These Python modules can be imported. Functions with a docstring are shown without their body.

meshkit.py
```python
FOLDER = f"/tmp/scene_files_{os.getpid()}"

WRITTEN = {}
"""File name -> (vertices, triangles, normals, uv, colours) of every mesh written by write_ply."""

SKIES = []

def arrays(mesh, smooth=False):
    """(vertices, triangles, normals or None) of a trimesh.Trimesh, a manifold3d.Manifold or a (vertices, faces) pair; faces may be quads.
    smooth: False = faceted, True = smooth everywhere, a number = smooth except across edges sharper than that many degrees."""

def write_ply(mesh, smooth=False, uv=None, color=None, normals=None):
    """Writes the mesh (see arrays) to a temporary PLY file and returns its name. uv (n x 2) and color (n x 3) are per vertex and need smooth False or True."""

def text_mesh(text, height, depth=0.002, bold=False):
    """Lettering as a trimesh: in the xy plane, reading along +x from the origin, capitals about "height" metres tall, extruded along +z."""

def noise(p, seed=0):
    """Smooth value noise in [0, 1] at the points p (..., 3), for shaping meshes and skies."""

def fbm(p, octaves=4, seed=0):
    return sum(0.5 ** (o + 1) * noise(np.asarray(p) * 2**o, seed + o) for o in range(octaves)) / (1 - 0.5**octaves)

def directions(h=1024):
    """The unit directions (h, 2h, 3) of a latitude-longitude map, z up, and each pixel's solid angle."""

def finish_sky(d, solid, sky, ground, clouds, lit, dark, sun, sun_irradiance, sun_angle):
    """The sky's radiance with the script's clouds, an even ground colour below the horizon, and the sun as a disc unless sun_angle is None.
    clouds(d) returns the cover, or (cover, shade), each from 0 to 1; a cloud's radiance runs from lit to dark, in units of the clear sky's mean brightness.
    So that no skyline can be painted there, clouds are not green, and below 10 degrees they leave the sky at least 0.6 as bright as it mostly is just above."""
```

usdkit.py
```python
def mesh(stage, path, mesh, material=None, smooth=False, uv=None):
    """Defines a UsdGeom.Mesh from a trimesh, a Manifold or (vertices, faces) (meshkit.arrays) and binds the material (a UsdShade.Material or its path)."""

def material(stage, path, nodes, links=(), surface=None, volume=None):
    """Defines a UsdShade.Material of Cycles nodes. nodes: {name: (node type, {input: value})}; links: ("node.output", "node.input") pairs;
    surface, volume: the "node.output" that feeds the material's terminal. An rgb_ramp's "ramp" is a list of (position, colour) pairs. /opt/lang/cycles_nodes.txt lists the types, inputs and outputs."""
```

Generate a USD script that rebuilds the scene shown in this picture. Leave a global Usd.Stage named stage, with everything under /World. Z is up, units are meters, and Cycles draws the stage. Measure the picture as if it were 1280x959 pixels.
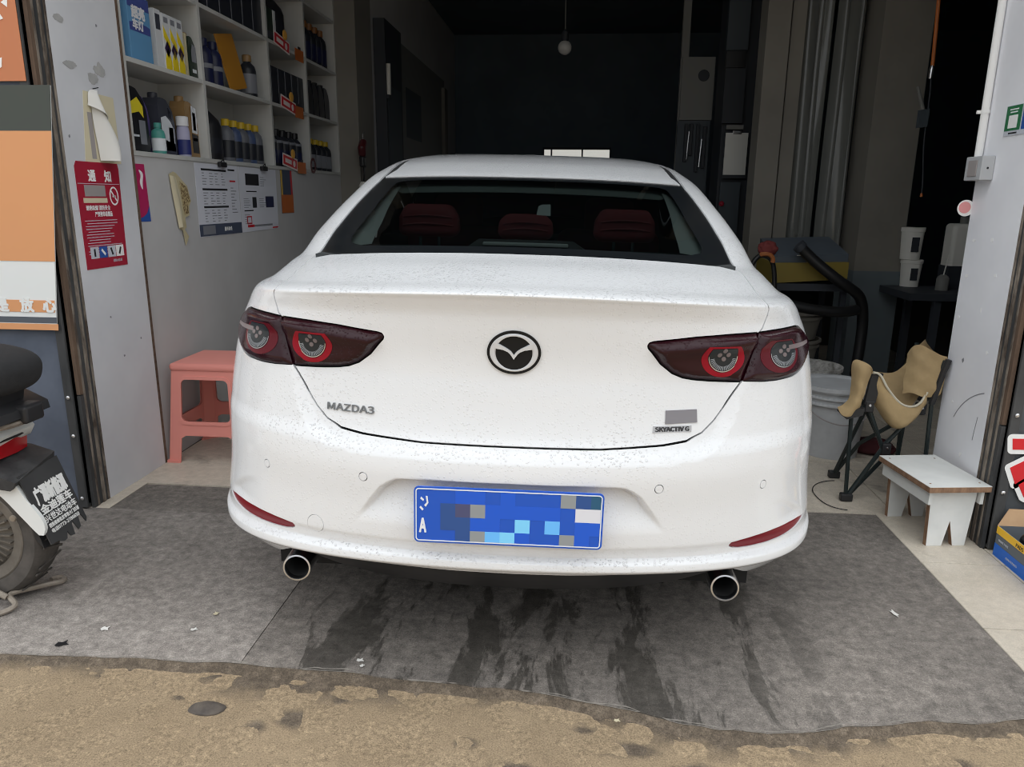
import math, random, glob
import numpy as np, trimesh, shapely, usdkit, meshkit, manifold3d
from scipy.interpolate import PchipInterpolator, RegularGridInterpolator
from shapely.geometry import Polygon, Point, LineString, MultiPolygon, box as sbox
from shapely import affinity
from pxr import Usd, UsdGeom, UsdLux, UsdShade, Sdf, Gf, Vt

stage = Usd.Stage.CreateInMemory()
UsdGeom.SetStageUpAxis(stage, 'Z')
UsdGeom.SetStageMetersPerUnit(stage, 1.0)
UsdGeom.Xform.Define(stage, '/World')

# ------------------------------------------------------------------ camera, sky, exposure
EXPOSURE = -0.33
cam = UsdGeom.Camera.Define(stage, '/World/camera')
CAMR = np.array([[0.99628033, 0.02974724, -0.08087406], [0.08568012, -0.24188959, 0.9665135], [0.00918851, -0.96984768, -0.24353859]])
_r, _d, _f = CAMR[:, 0], CAMR[:, 1], CAMR[:, 2]
cam.AddTransformOp().Set(Gf.Matrix4d(*_r, 0, *(-_d), 0, *(-_f), 0, 0, 0, 1.2, 1))
cam.CreateHorizontalApertureAttr(36.0)
cam.CreateVerticalApertureAttr(36.0 * 959 / 1280)
cam.CreateFocalLengthAttr(36.0 * 925 / 1280)
cam.CreateFStopAttr(0.0)
cam.CreateClippingRangeAttr(Gf.Vec2f(0.05, 200.0))
cam.CreateExposureAttr(EXPOSURE)

dome = UsdLux.DomeLight.Define(stage, '/World/overcast_sky')      # overcast daylight: three times brighter overhead than at the horizon
dome.CreateIntensityAttr(1.0)
sky_mat = usdkit.material(stage, '/World/Looks/overcast', {'g': ('geometry', {}), 's': ('separate_xyz', {}), 'm': ('map_range', {'from_min': 0.0, 'from_max': 1.0, 'to_min': .62, 'to_max': 1.86, 'clamp': True}),
    'b': ('background_shader', {'color': (.97, 1.0, 1.03)})}, [('g.position', 's.vector'), ('s.z', 'm.value'), ('m.result', 'b.strength')], surface='b.background')
UsdShade.MaterialBindingAPI.Apply(dome.GetPrim()).Bind(sky_mat)

# ------------------------------------------------------------------ helpers
def lin(r, g, b):
    c = np.array([r, g, b], float) / 255
    return tuple(np.where(c <= .04045, c / 12.92, ((c + .055) / 1.055) ** 2.4).tolist())

_used = {}
def numbered(parent, name):
    k = (parent, name)
    n = _used.get(k, 0); _used[k] = n + 1
    return name if n == 0 else f'{name}_{n:03d}'

def tag(p, label=None, cat=None, group=None, kind=None):
    p = getattr(p, 'GetPrim', lambda: p)()
    for k, v in (('label', label), ('category', cat), ('group', group), ('kind', kind)):
        if v: p.SetCustomDataByKey(k, v)
    return p

def thing(name, label, cat, loc=(0, 0, 0), rotz=0, group=None):
    x = UsdGeom.Xform.Define(stage, '/World/' + numbered('/World', name))
    x.AddTranslateOp().Set(Gf.Vec3d(*map(float, loc)))
    if rotz: x.AddRotateZOp().Set(float(rotz))
    tag(x, label, cat, group)
    return x.GetPrim()

def obj(name, mesh, mat, parent=None, smooth=30, label=None, cat=None, group=None, kind=None):
    par = '/World' if parent is None else str(parent.GetPath())
    path = par + '/' + numbered(par, name)
    m = usdkit.mesh(stage, path, mesh, M[mat] if isinstance(mat, str) else mat, smooth)
    return tag(m, label, cat, group, kind)

def rawmesh(name, v, f, n, mat, parent, label=None):
    par = '/World' if parent is None else str(parent.GetPath())
    path = par + '/' + numbered(par, name)
    m = UsdGeom.Mesh.Define(stage, path)
    m.CreatePointsAttr(Vt.Vec3fArray.FromNumpy(np.asarray(v, np.float32)))
    m.CreateFaceVertexCountsAttr(Vt.IntArray.FromNumpy(np.full(len(f), 3, np.int32)))
    m.CreateFaceVertexIndicesAttr(Vt.IntArray.FromNumpy(np.asarray(f, np.int32).ravel()))
    m.CreateSubdivisionSchemeAttr('none')
    m.CreateNormalsAttr(Vt.Vec3fArray.FromNumpy(np.asarray(n, np.float32)))
    m.SetNormalsInterpolation('vertex')
    UsdShade.MaterialBindingAPI.Apply(m.GetPrim()).Bind(M[mat])
    return tag(m, label)

def structure(name, mesh, mat, parent=None, smooth=False, label=None):
    return obj(name, mesh, mat, parent, smooth, label=label, kind='structure' if parent is None else None)

def dup(src, loc, rotz=0, label=None, group=None, scale=None):
    was = src.GetCustomData()
    base = src.GetName().rstrip('0123456789').rstrip('_')
    x = UsdGeom.Xform.Define(stage, '/World/' + numbered('/World', base))
    x.AddTranslateOp().Set(Gf.Vec3d(*map(float, loc)))
    x.AddRotateZOp().Set(float(rotz))
    if scale: x.AddScaleOp().Set(Gf.Vec3f(*scale))
    p = x.GetPrim()
    holder = str(src.GetPath())
    p.GetReferences().AddInternalReference(holder)
    p.SetInstanceable(True)
    tag(p, label or was.get('label'), was.get('category'), group or was.get('group'))
    return p

# ---- shapes
def T(x=0, y=0, z=0):
    m = np.eye(4); m[:3, 3] = x, y, z; return m
def RX(d): return trimesh.transformations.rotation_matrix(math.radians(d), [1, 0, 0])
def RY(d): return trimesh.transformations.rotation_matrix(math.radians(d), [0, 1, 0])
def RZ(d): return trimesh.transformations.rotation_matrix(math.radians(d), [0, 0, 1])
def bx(x0, x1, y0, y1, z0, z1):
    return trimesh.creation.box(bounds=[[min(x0, x1), min(y0, y1), min(z0, z1)], [max(x0, x1), max(y0, y1), max(z0, z1)]])
def cat(*ms): return trimesh.util.concatenate([m for m in ms])
def rbox(x0, x1, y0, y1, z0, z1, r=.005, seg=2):
    """box with rounded edges (hull of spheres)"""
    c = trimesh.creation.icosphere(subdivisions=seg, radius=r).vertices
    pts = np.vstack([c + [x, y, z] for x in (x0 + r, x1 - r) for y in (y0 + r, y1 - r) for z in (z0 + r, z1 - r)])
    return trimesh.convex.convex_hull(pts)
def hull(pts): return trimesh.convex.convex_hull(np.asarray(pts, float))
def extr(poly, h): return trimesh.creation.extrude_polygon(poly, h, engine='earcut')
def fix(m):
    if m.volume < 0: m.invert()
    return m
def lathe(prof, n=32):
    """prof: (r, z) list, bottom to top; solid of revolution about z"""
    p = np.asarray(prof, float); ang = np.linspace(0, 2 * np.pi, n, endpoint=False)
    v, f = [], []
    for r, z in p:
        v += [(max(r, 1e-5) * math.cos(t), max(r, 1e-5) * math.sin(t), z) for t in ang]
    k = len(p)
    for i in range(k - 1):
        for j in range(n):
            a, b = i * n + j, i * n + (j + 1) % n
            f += [(a, b, b + n), (a, b + n, a + n)]
    return trimesh.Trimesh(v, f, process=False)
def tube(pts, r, n=8, closed=False):
    p = np.asarray(pts, float); k = len(p)
    rr = np.broadcast_to(np.asarray(r, float), (k,))
    t = np.gradient(p, axis=0)
    if closed: t = np.roll(p, -1, 0) - np.roll(p, 1, 0)
    t /= np.linalg.norm(t, axis=1, keepdims=True) + 1e-12
    a = np.cross(t[0], [0, 0, 1.0]);
    if np.linalg.norm(a) < .1: a = np.cross(t[0], [1.0, 0, 0])
    fr = []
    for i in range(k):
        a = a - t[i] * (a @ t[i]); a /= np.linalg.norm(a) + 1e-12
        fr.append((a, np.cross(t[i], a)))
    ang = np.linspace(0, 2 * np.pi, n, endpoint=False)
    v = np.array([p[i] + rr[i] * (math.cos(q) * fr[i][0] + math.sin(q) * fr[i][1]) for i in range(k) for q in ang])
    f = []
    for i in range(k if closed else k - 1):
        i2 = (i + 1) % k
        for j in range(n):
            A, B, C, D = i * n + j, i * n + (j + 1) % n, i2 * n + (j + 1) % n, i2 * n + j
            f += [(A, B, C), (A, C, D)]
    if not closed:
        v = np.vstack([v, p[0], p[-1]]); c0, c1 = len(v) - 2, len(v) - 1
        for j in range(n):
            f += [(c0, (j + 1) % n, j), (c1, (k - 1) * n + j, (k - 1) * n + (j + 1) % n)]
    return trimesh.Trimesh(v, f, process=False)
def spline(pts, n=40):
    p = np.asarray(pts, float); s = np.concatenate([[0], np.cumsum(np.linalg.norm(np.diff(p, axis=0), axis=1))])
    from scipy.interpolate import CubicSpline
    return CubicSpline(s, p)(np.linspace(0, s[-1], n))
def smoothpoly(pts, n=80):
    """closed smooth outline through pts"""
    p = np.asarray(pts + [pts[0]], float); s = np.concatenate([[0], np.cumsum(np.linalg.norm(np.diff(p, axis=0), axis=1))])
    from scipy.interpolate import CubicSpline
    return Polygon(CubicSpline(s, p, bc_type='periodic')(np.linspace(0, s[-1], n, endpoint=False))).buffer(0)
def place(m, *mats):
    m = m.copy()
    for t in mats: m.apply_transform(t)
    return m
def ss(x, a=0.0, b=1.0):
    t = np.clip((np.asarray(x, float) - a) / (b - a), 0, 1); return t * t * (3 - 2 * t)

_FONT = (glob.glob('/opt/blender-*/*/datafiles/fonts/Noto Sans CJK Regular.woff2') or glob.glob('/opt/blender-*/*/datafiles/fonts/Inter.woff2'))[0]
def glyphs(text, height, depth=.0008, bold=1, vertical=False, spacing=1.0):
    """lettering in the xy plane from the origin, reading +x; each character cell is height tall"""
    from PIL import Image, ImageDraw, ImageFont
    font = ImageFont.truetype(_FONT, 64)
    out = []
    x = 0.0
    s = height / 64.0
    for ch in text:
        if ch != ' ':
            im = Image.new('L', (96, 112)); ImageDraw.Draw(im).text((12, 80), ch, 255, font, anchor='ls', stroke_width=bold)
            on = np.pad(np.asarray(im) > 127, ((0, 0), (1, 1))).astype(np.int8)
            rows, st = np.nonzero(np.diff(on, axis=1) == 1); en = np.nonzero(np.diff(on, axis=1) == -1)[1]
            if len(rows):
                g = shapely.union_all(shapely.box(st, 80 - rows - 1, en, 80 - rows)).buffer(.6).buffer(-.6).simplify(.8)
                g = affinity.affine_transform(g, [s, 0, 0, s, x - 12 * s, 0])
                out += [extr(q, depth) for q in getattr(g, 'geoms', [g]) if q.area > 1e-9]
        w = font.getlength(ch) * s * spacing
        x += w
    m = cat(*out); m.metadata['width'] = x
    return m

# ------------------------------------------------------------------ materials
M = {}
def mat(name, nodes, links=(), surface='p.BSDF', volume=None):
    M[name] = usdkit.material(stage, '/World/Looks/' + name, nodes, links, surface=surface, volume=volume)
def plain(name, col, rough=.5, metal=0.0, coat=0.0, spec=.5, **kw):
    mat(name, {'p': ('principled_bsdf', {'base_color': col, 'roughness': rough, 'metallic': metal, 'coat_weight': coat, 'specular_ior_level': spec, **kw})})
def mottled(name, c0, c1, scale=6, rough=(.5, .7), bump=.0, bscale=60, metal=0, detail=6, lo=.35, hi=.65, stretch=(1, 1, 1), dist=.004, coat=0):
    """two tones mixed by noise over the object's own position, fine bump"""
    mat(name, {'g': ('geometry', {}), 'm': ('mapping', {'scale': stretch}), 'n': ('noise_texture', {'scale': scale, 'detail': detail, 'roughness': .62}),
               'r': ('rgb_ramp', {'ramp': [(lo, c0), (hi, c1)]}), 'mr': ('map_range', {'from_min': 0.3, 'from_max': .7, 'to_min': rough[0], 'to_max': rough[1]}),
               'nb': ('noise_texture', {'scale': bscale, 'detail': 5}), 'b': ('bump', {'strength': bump, 'distance': dist}),
               'p': ('principled_bsdf', {'metallic': metal, 'coat_weight': coat})},
        [('g.position', 'm.vector'), ('m.vector', 'n.vector'), ('n.fac', 'r.fac'), ('r.color', 'p.base_color'), ('n.fac', 'mr.value'), ('mr.result', 'p.roughness'),
         ('g.position', 'nb.vector'), ('nb.fac', 'b.height'), ('b.normal', 'p.normal')])
DROPS = {'g': ('geometry', {}), 'v': ('voronoi_texture', {'scale': 145.0, 'feature': 'f1', 'randomness': 1.0}),
         'sz': ('separate_color', {}), 'th': ('math', {'math_type': 'multiply_add', 'value2': .36, 'value3': .13}),
         'df': ('math', {'math_type': 'subtract'}), 'cl': ('map_range', {'from_min': 0.0, 'from_max': .16, 'to_min': 0, 'to_max': 1, 'clamp': True}),
         'n2': ('noise_texture', {'scale': 3.0, 'detail': 2}), 'r2': ('map_range', {'from_min': .42, 'from_max': .6, 'to_min': 0.25, 'to_max': 1, 'clamp': True}),
         'sn': ('separate_xyz', {}), 'up': ('map_range', {'from_min': .1, 'from_max': .75, 'to_min': .22, 'to_max': 1.0, 'clamp': True}),
         'm1': ('math', {'math_type': 'multiply'}), 'm2': ('math', {'math_type': 'multiply'}), 'b': ('bump', {'distance': .0024, 'strength': 1.0})}
DROPL = [('g.position', 'v.vector'), ('g.position', 'n2.vector'), ('v.color', 'sz.color'), ('sz.r', 'th.value1'), ('th.value', 'df.value1'), ('v.distance', 'df.value2'),
         ('df.value', 'cl.value'), ('n2.fac', 'r2.value'), ('g.normal', 'sn.vector'), ('sn.z', 'up.value'), ('cl.result', 'm1.value1'), ('up.result', 'm1.value2'), ('m1.value', 'm2.value1'), ('r2.result', 'm2.value2'), ('m2.value', 'b.height')]
def wet(name, col, rough, coat=1.0, metal=0.0, spec=.5):
    """painted or glazed surface covered with small rain drops, more of them where it faces up"""
    mat(name, {**DROPS, 'p': ('principled_bsdf', {'base_color': col, 'roughness': rough, 'coat_weight': coat, 'coat_roughness': .06, 'metallic': metal, 'specular_ior_level': spec})}, DROPL + [('b.normal', 'p.normal'), ('b.normal', 'p.coat_normal')])
wet('white_paint', (.775, .785, .795), .32)
wet('lamp_red', (.013, .0007, .003), .16, coat=.0, spec=.42)
wet('lamp_ring', (.25, .002, .012), .25, coat=.0, spec=.3)
wet('lamp_ring_dim', (.075, .001, .006), .25, coat=.0, spec=.3)
plain('lamp_clear', (.016, .019, .021), .2, spec=.3)
plain('lamp_led', (.16, .13, .13), .25)
plain('lamp_rib', (.30, .32, .34), .3)
plain('badge_metal', (.30, .31, .32), .25, metal=1)
plain('silver', (.75, .75, .76), .22, metal=1)
plain('emblem_silver', (.66, .68, .71), .22, metal=.35, coat=.6)
plain('chrome', (.80, .82, .86), .22, metal=1)
plain('black_plastic', (.012, .012, .013), .45)
plain('seam_black', (.004, .004, .004), .8)
plain('gloss_black', (.005, .006, .007), .2, spec=.3)
plain('reflector_red', (.16, .003, .010), .3, spec=.3)
plain('trim_grey', (.42, .46, .45), .75)
plain('headliner', (.20, .23, .22), .85)
plain('cabin_dark', (.03, .034, .035), .8)
plain('leather_red', (.20, .04, .045), .7, spec=.2)
mat('rear_glass', {'t': ('transparent_bsdf', {'color': (.36, .40, .39)}), 'g': ('glossy_bsdf', {'roughness': .03, 'color': (.9, .95, 1)}), 'f': ('fresnel', {'IOR': 1.5}), 'x': ('mix_closure', {})},
    [('f.fac', 'x.fac'), ('t.BSDF', 'x.closure1'), ('g.BSDF', 'x.closure2')], surface='x.closure')
plain('plate_blue', (.006, .085, .50), .35, coat=.4)
plain('plate_white', (.8, .82, .85), .4)
plain('badge_grey', lin(128, 126, 131), .5)
plain('dark_letter', (.03, .03, .032), .3)
mottled('tyre_rubber', (.012, .012, .012), (.03, .029, .028), 20, rough=(.7, .9), bump=.2)
# ------------------------------------------------------------------ setting: ground, walls, opening
def stained(name, c0, c1, stain, scale=2.2, s_lo=.55, s_hi=.63, fine=30, bump=.4, bscale=90, rough=(.75, .9), wet_rough=.35, stretch=(1, 1, 1), speck=.5, sscale=2.0, y_tone=(1, 1), mid_tone=None):
    """worn ground: two tones, darker wet or oil-stained patches with their own outline, and fine grit"""
    mat(name, {'g': ('geometry', {}), 'm': ('mapping', {'scale': stretch}), 'n': ('noise_texture', {'scale': scale, 'detail': 8, 'roughness': .65}), 'r': ('rgb_ramp', {'ramp': [(.3, c0), (.7, c1)]}),
               's': ('noise_texture', {'scale': sscale, 'detail': 7, 'roughness': .68, 'distortion': .4}), 'sr': ('map_range', {'from_min': s_lo, 'from_max': s_hi, 'to_min': 0, 'to_max': 1, 'clamp': True}),
               'mx': ('mix_color', {'b': stain}), 'f': ('noise_texture', {'scale': fine, 'detail': 11, 'roughness': .80}), 'fr': ('rgb_ramp', {'ramp': [(.30, (1 - speck * 1.2,) * 3), (.5, (1, 1, 1)), (.68, (1 + speck * 1.3,) * 3)]}),
               'f2': ('noise_texture', {'scale': 270, 'detail': 3, 'roughness': .75}), 'fr2': ('rgb_ramp', {'ramp': [(.30, (1 - speck * 1.1,) * 3), (.45, (.94,) * 3), (.55, (1.05,) * 3), (.70, (1 + speck * 1.1,) * 3)]}), 'mu2': ('mix_color', {'blend_type': 'multiply', 'fac': 1.0, 'use_clamp': False}), 'sp': ('separate_xyz', {}), 'dy': ('map_range', {'from_min': 1.66, 'from_max': 2.25, 'to_min': y_tone[0], 'to_max': y_tone[1], 'clamp': True}), 'dm': ('vector_math', {'math_type': 'scale'}), 'ox': ('math', {'math_type': 'add', 'value2': .12}), 'oa': ('math', {'math_type': 'absolute'}), 'on': ('noise_texture', {'scale': 3.2, 'detail': 6}), 'om': ('math', {'math_type': 'multiply_add', 'value2': .9, 'value3': -.45}), 'os': ('math', {'math_type': 'add'}), 'orr': ('map_range', {'from_min': .30, 'from_max': 1.05, 'to_min': mid_tone or 1.0, 'to_max': 1.0, 'clamp': True}), 'dx': ('math', {'math_type': 'multiply'}), 'zm': ('map_range', {'from_min': .55, 'from_max': .95, 'to_min': 1.0, 'to_max': .14 if mid_tone else 1.0, 'clamp': True}), 'zs': ('math', {'math_type': 'multiply'}), 'mu': ('mix_color', {'blend_type': 'multiply', 'fac': 1.0, 'use_clamp': False}), 'ro': ('map_range', {'to_min': rough[1], 'to_max': wet_rough}),
               'nb': ('noise_texture', {'scale': bscale, 'detail': 8, 'roughness': .8}), 'bb': ('bump', {'strength': bump, 'distance': .006}), 'p': ('principled_bsdf', {})},
        [('g.position', 'n.vector'), ('n.fac', 'r.fac'), ('r.color', 'mx.a'), ('g.position', 'm.vector'), ('m.vector', 's.vector'), ('s.fac', 'sr.value'), ('sr.result', 'zs.value1'), ('os.value', 'zm.value'), ('zm.result', 'zs.value2'), ('zs.value', 'mx.fac'), ('g.position', 'f.vector'), ('f.fac', 'fr.fac'),
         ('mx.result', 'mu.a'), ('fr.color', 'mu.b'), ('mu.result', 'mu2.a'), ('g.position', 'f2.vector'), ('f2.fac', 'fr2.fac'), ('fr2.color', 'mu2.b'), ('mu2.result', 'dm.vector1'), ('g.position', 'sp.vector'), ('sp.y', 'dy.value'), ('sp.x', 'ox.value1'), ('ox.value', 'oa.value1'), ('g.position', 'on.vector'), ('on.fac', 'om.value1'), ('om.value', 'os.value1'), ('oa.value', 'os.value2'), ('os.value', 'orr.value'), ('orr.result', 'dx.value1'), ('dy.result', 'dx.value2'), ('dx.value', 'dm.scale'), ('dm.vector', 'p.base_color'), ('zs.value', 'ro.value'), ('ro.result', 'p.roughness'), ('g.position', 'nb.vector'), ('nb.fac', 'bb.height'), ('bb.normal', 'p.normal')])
stained('concrete_pale', lin(128, 121, 115), lin(158, 151, 144), lin(82, 79, 76), s_lo=.60, s_hi=.70, sscale=2.6, y_tone=(1.12, .68))  # base colour falls from paler at the street edge to darker inward
stained('concrete_dark', lin(116, 110, 104), lin(148, 140, 132), lin(84, 80, 75), s_lo=.505, s_hi=.545, stretch=(3.0, .8, 1), sscale=2.4, wet_rough=.30, y_tone=(1.06, .66), mid_tone=.68)  # same inward darkening, plus a darker uneven band down the middle
stained('tan_street', lin(146, 127, 101), lin(168, 148, 120), lin(88, 81, 74), scale=3, s_lo=.62, s_hi=.66, sscale=3.2, fine=70, speck=.5, bscale=120, bump=.6)
stained('grimy_edge', lin(98, 84, 66), lin(138, 118, 92), lin(70, 62, 54), scale=9, sscale=9, bump=.8, bscale=60)
stained('floor_tile', lin(188, 178, 162), lin(206, 197, 182), lin(150, 138, 122), scale=4, s_lo=.62, s_hi=.78, sscale=5, rough=(.4, .5), wet_rough=.4, bump=.06, speck=.12)
stained('tile_indoor', lin(186, 176, 161), lin(204, 194, 179), lin(128, 118, 106), scale=4, s_lo=.56, s_hi=.72, sscale=4, rough=(.4, .5), wet_rough=.35, bump=.06, speck=.15)
plain('tile_joint', lin(92, 84, 76), .9)
mottled('grey_panel_lit', lin(222, 223, 228), lin(232, 233, 237), 2.5, rough=(.45, .6), bump=.05, bscale=30)  # same grey panel, lightened to carry the stronger light on the right side
mottled('grey_panel', lin(198, 199, 203), lin(209, 210, 213), 2.5, rough=(.45, .6), bump=.05, bscale=30)
mottled('dirty_white_wall', lin(178, 177, 176), lin(190, 189, 188), 2.0, rough=(.6, .8), bump=.06, bscale=20)
mottled('dark_wall', lin(58, 60, 64), lin(72, 74, 78), 1.5, rough=(.7, .9))
mottled('murky_wall', lin(78, 90, 100), lin(92, 104, 114), 1.5, rough=(.7, .9))
mottled('door_blue_grey', lin(78, 85, 98), lin(94, 101, 114), 5, rough=(.4, .6), bump=.12, bscale=25, lo=.38, hi=.66)
mottled('door_dark_grey', lin(62, 66, 70), lin(80, 83, 86), 5, rough=(.4, .6), bump=.15, bscale=25)
mottled('rusty_rail', lin(70, 60, 52), lin(142, 132, 120), 26, rough=(.6, .9), bump=.5, bscale=80, stretch=(1, 1, .25), lo=.40, hi=.62)
mottled('rust_brown', lin(70, 54, 43), lin(108, 88, 72), 14, rough=(.7, .9), bump=.3, stretch=(1, 1, .2))
mottled('rail_black', lin(44, 45, 46), lin(66, 66, 66), 16, rough=(.5, .7), bump=.2, stretch=(1, 1, .3))
mottled('pillar_paint', lin(120, 116, 108), lin(134, 130, 121), 1.8, rough=(.6, .8))
mottled('pillar_base_paint', lin(96, 106, 110), lin(108, 117, 121), 2.2, rough=(.5, .7))

rng = np.random.default_rng(7)
EDGE = np.array([(-7.5, 1.62), (-3.0, 1.60), (-1.9, 1.63), (-1.515, 1.634), (-1.227, 1.645), (-.883, 1.654), (-.591, 1.646), (-.291, 1.619), (-.128, 1.613), (-.007, 1.606), (.149, 1.571), (.26, 1.539), (.368, 1.516), (.478, 1.514), (.63, 1.542), (.75, 1.573), (.873, 1.604), (.978, 1.595), (1.104, 1.627), (1.5, 1.61), (2.6, 1.62), (7.5, 1.62)])
def edge_y(x, amp=.010, f=9, seed=3):
    x = np.asarray(x, float)
    return np.interp(x, EDGE[:, 0], EDGE[:, 1]) + amp * (meshkit.fbm(np.stack([x * f, x * 0, x * 0], -1), 4, seed) - .5) * 2
xs = np.concatenate([np.arange(-7.5, -2.2, .25), np.arange(-2.2, 1.9, .012), np.arange(1.9, 7.6, .25)])
def strip(x, ya, yb, za, zb, name, m):
    """ribbon between two lines across the drive"""
    n = len(x)
    v = np.concatenate([np.stack([x, ya, np.full(n, za) if np.ndim(za) == 0 else za], 1), np.stack([x, yb, np.full(n, zb) if np.ndim(zb) == 0 else zb], 1)])
    i = np.arange(n - 1)
    return trimesh.Trimesh(v, np.vstack([np.stack([i, i + 1, i + n + 1], 1), np.stack([i, i + n + 1, i + n], 1)]), process=False)
def slab(x0, x1, m, nm, y1):
    x = np.unique(np.concatenate([[x0], xs[(xs > x0) & (xs < x1)], [x1]]))
    ye = edge_y(x)
    poly = Polygon([*zip(x, ye), (x1, y1), (x0, y1)])
    top = extr(poly, .05); top.apply_translation([0, 0, -.05])
    return structure(nm, top, m)
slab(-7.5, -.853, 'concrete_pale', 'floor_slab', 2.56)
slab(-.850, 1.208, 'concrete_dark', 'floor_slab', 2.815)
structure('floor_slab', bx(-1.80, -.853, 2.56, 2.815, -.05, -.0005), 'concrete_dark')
structure('trim_1', bx(-1.90, -1.80, 2.56, 2.83, -.05, .001), 'floor_tile')
# street surface: a strip along the slab edge with a worn lip, grime thinning away from it, then the open street
mat('street_worn', {'g': ('geometry', {}), 'a': ('attribute', {'attribute': 'grime'}), 'n': ('noise_texture', {'scale': 3.0, 'detail': 8, 'roughness': .65}), 'r': ('rgb_ramp', {'ramp': [(.3, lin(146, 127, 101)), (.7, lin(168, 148, 120))]}),
    'n2': ('noise_texture', {'scale': 9, 'detail': 10, 'roughness': .78, 'distortion': .3}), 'ad': ('math', {'math_type': 'multiply_add', 'value2': .85}), 'th': ('map_range', {'from_min': .66, 'from_max': 1.10, 'to_min': 0, 'to_max': 1, 'clamp': True}),
    'n3': ('noise_texture', {'scale': 36, 'detail': 10, 'roughness': .8}), 'r3': ('rgb_ramp', {'ramp': [(.32, lin(72, 63, 53)), (.5, lin(102, 90, 76)), (.68, lin(136, 122, 106))]}), 'mx': ('mix_color', {}),
    'f': ('noise_texture', {'scale': 34, 'detail': 11, 'roughness': .86}), 'fr': ('rgb_ramp', {'ramp': [(.28, (.55,) * 3), (.44, (.93,) * 3), (.56, (1.05,) * 3), (.74, (1.35,) * 3)]}), 'mu': ('mix_color', {'blend_type': 'multiply', 'fac': 1.0, 'use_clamp': False}),
    'f2': ('noise_texture', {'scale': 270, 'detail': 3, 'roughness': .75}), 'fr2': ('rgb_ramp', {'ramp': [(.30, (.42,) * 3), (.45, (.94,) * 3), (.55, (1.05,) * 3), (.70, (1.5,) * 3)]}), 'mu2': ('mix_color', {'blend_type': 'multiply', 'fac': 1.0, 'use_clamp': False}), 'nb': ('noise_texture', {'scale': 110, 'detail': 6, 'roughness': .7}), 'bb': ('bump', {'strength': .7, 'distance': .006}), 'p': ('principled_bsdf', {'roughness': .88})},
    [('g.position', 'n.vector'), ('n.fac', 'r.fac'), ('g.position', 'n2.vector'), ('a.fac', 'ad.value1'), ('n2.fac', 'ad.value3'), ('ad.value', 'th.value'), ('g.position', 'n3.vector'), ('n3.fac', 'r3.fac'), ('r.color', 'mx.a'), ('r3.color', 'mx.b'), ('th.result', 'mx.fac'),
     ('g.position', 'f.vector'), ('f.fac', 'fr.fac'), ('mx.result', 'mu.a'), ('fr.color', 'mu.b'), ('mu.result', 'mu2.a'), ('g.position', 'f2.vector'), ('f2.fac', 'fr2.fac'), ('fr2.color', 'mu2.b'), ('mu2.result', 'p.base_color'), ('g.position', 'nb.vector'), ('nb.fac', 'bb.height'), ('bb.normal', 'p.normal')])
dd = np.concatenate([np.linspace(0, .05, 12), np.arange(.056, .46, .010), np.arange(.47, .9, .03)])
XX, DDm = np.meshgrid(xs, dd, indexing='ij')
YY = edge_y(XX) + .003 - DDm
PN = np.stack([XX, YY, XX * 0], -1)
ZZ = -.003 - .012 * ss(DDm, 0, .035) + (.0035 * (meshkit.fbm(PN * 22, 4, 5) - .5) * ss(DDm, .0, .02) * (1 - ss(DDm, .5, .9)))
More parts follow.
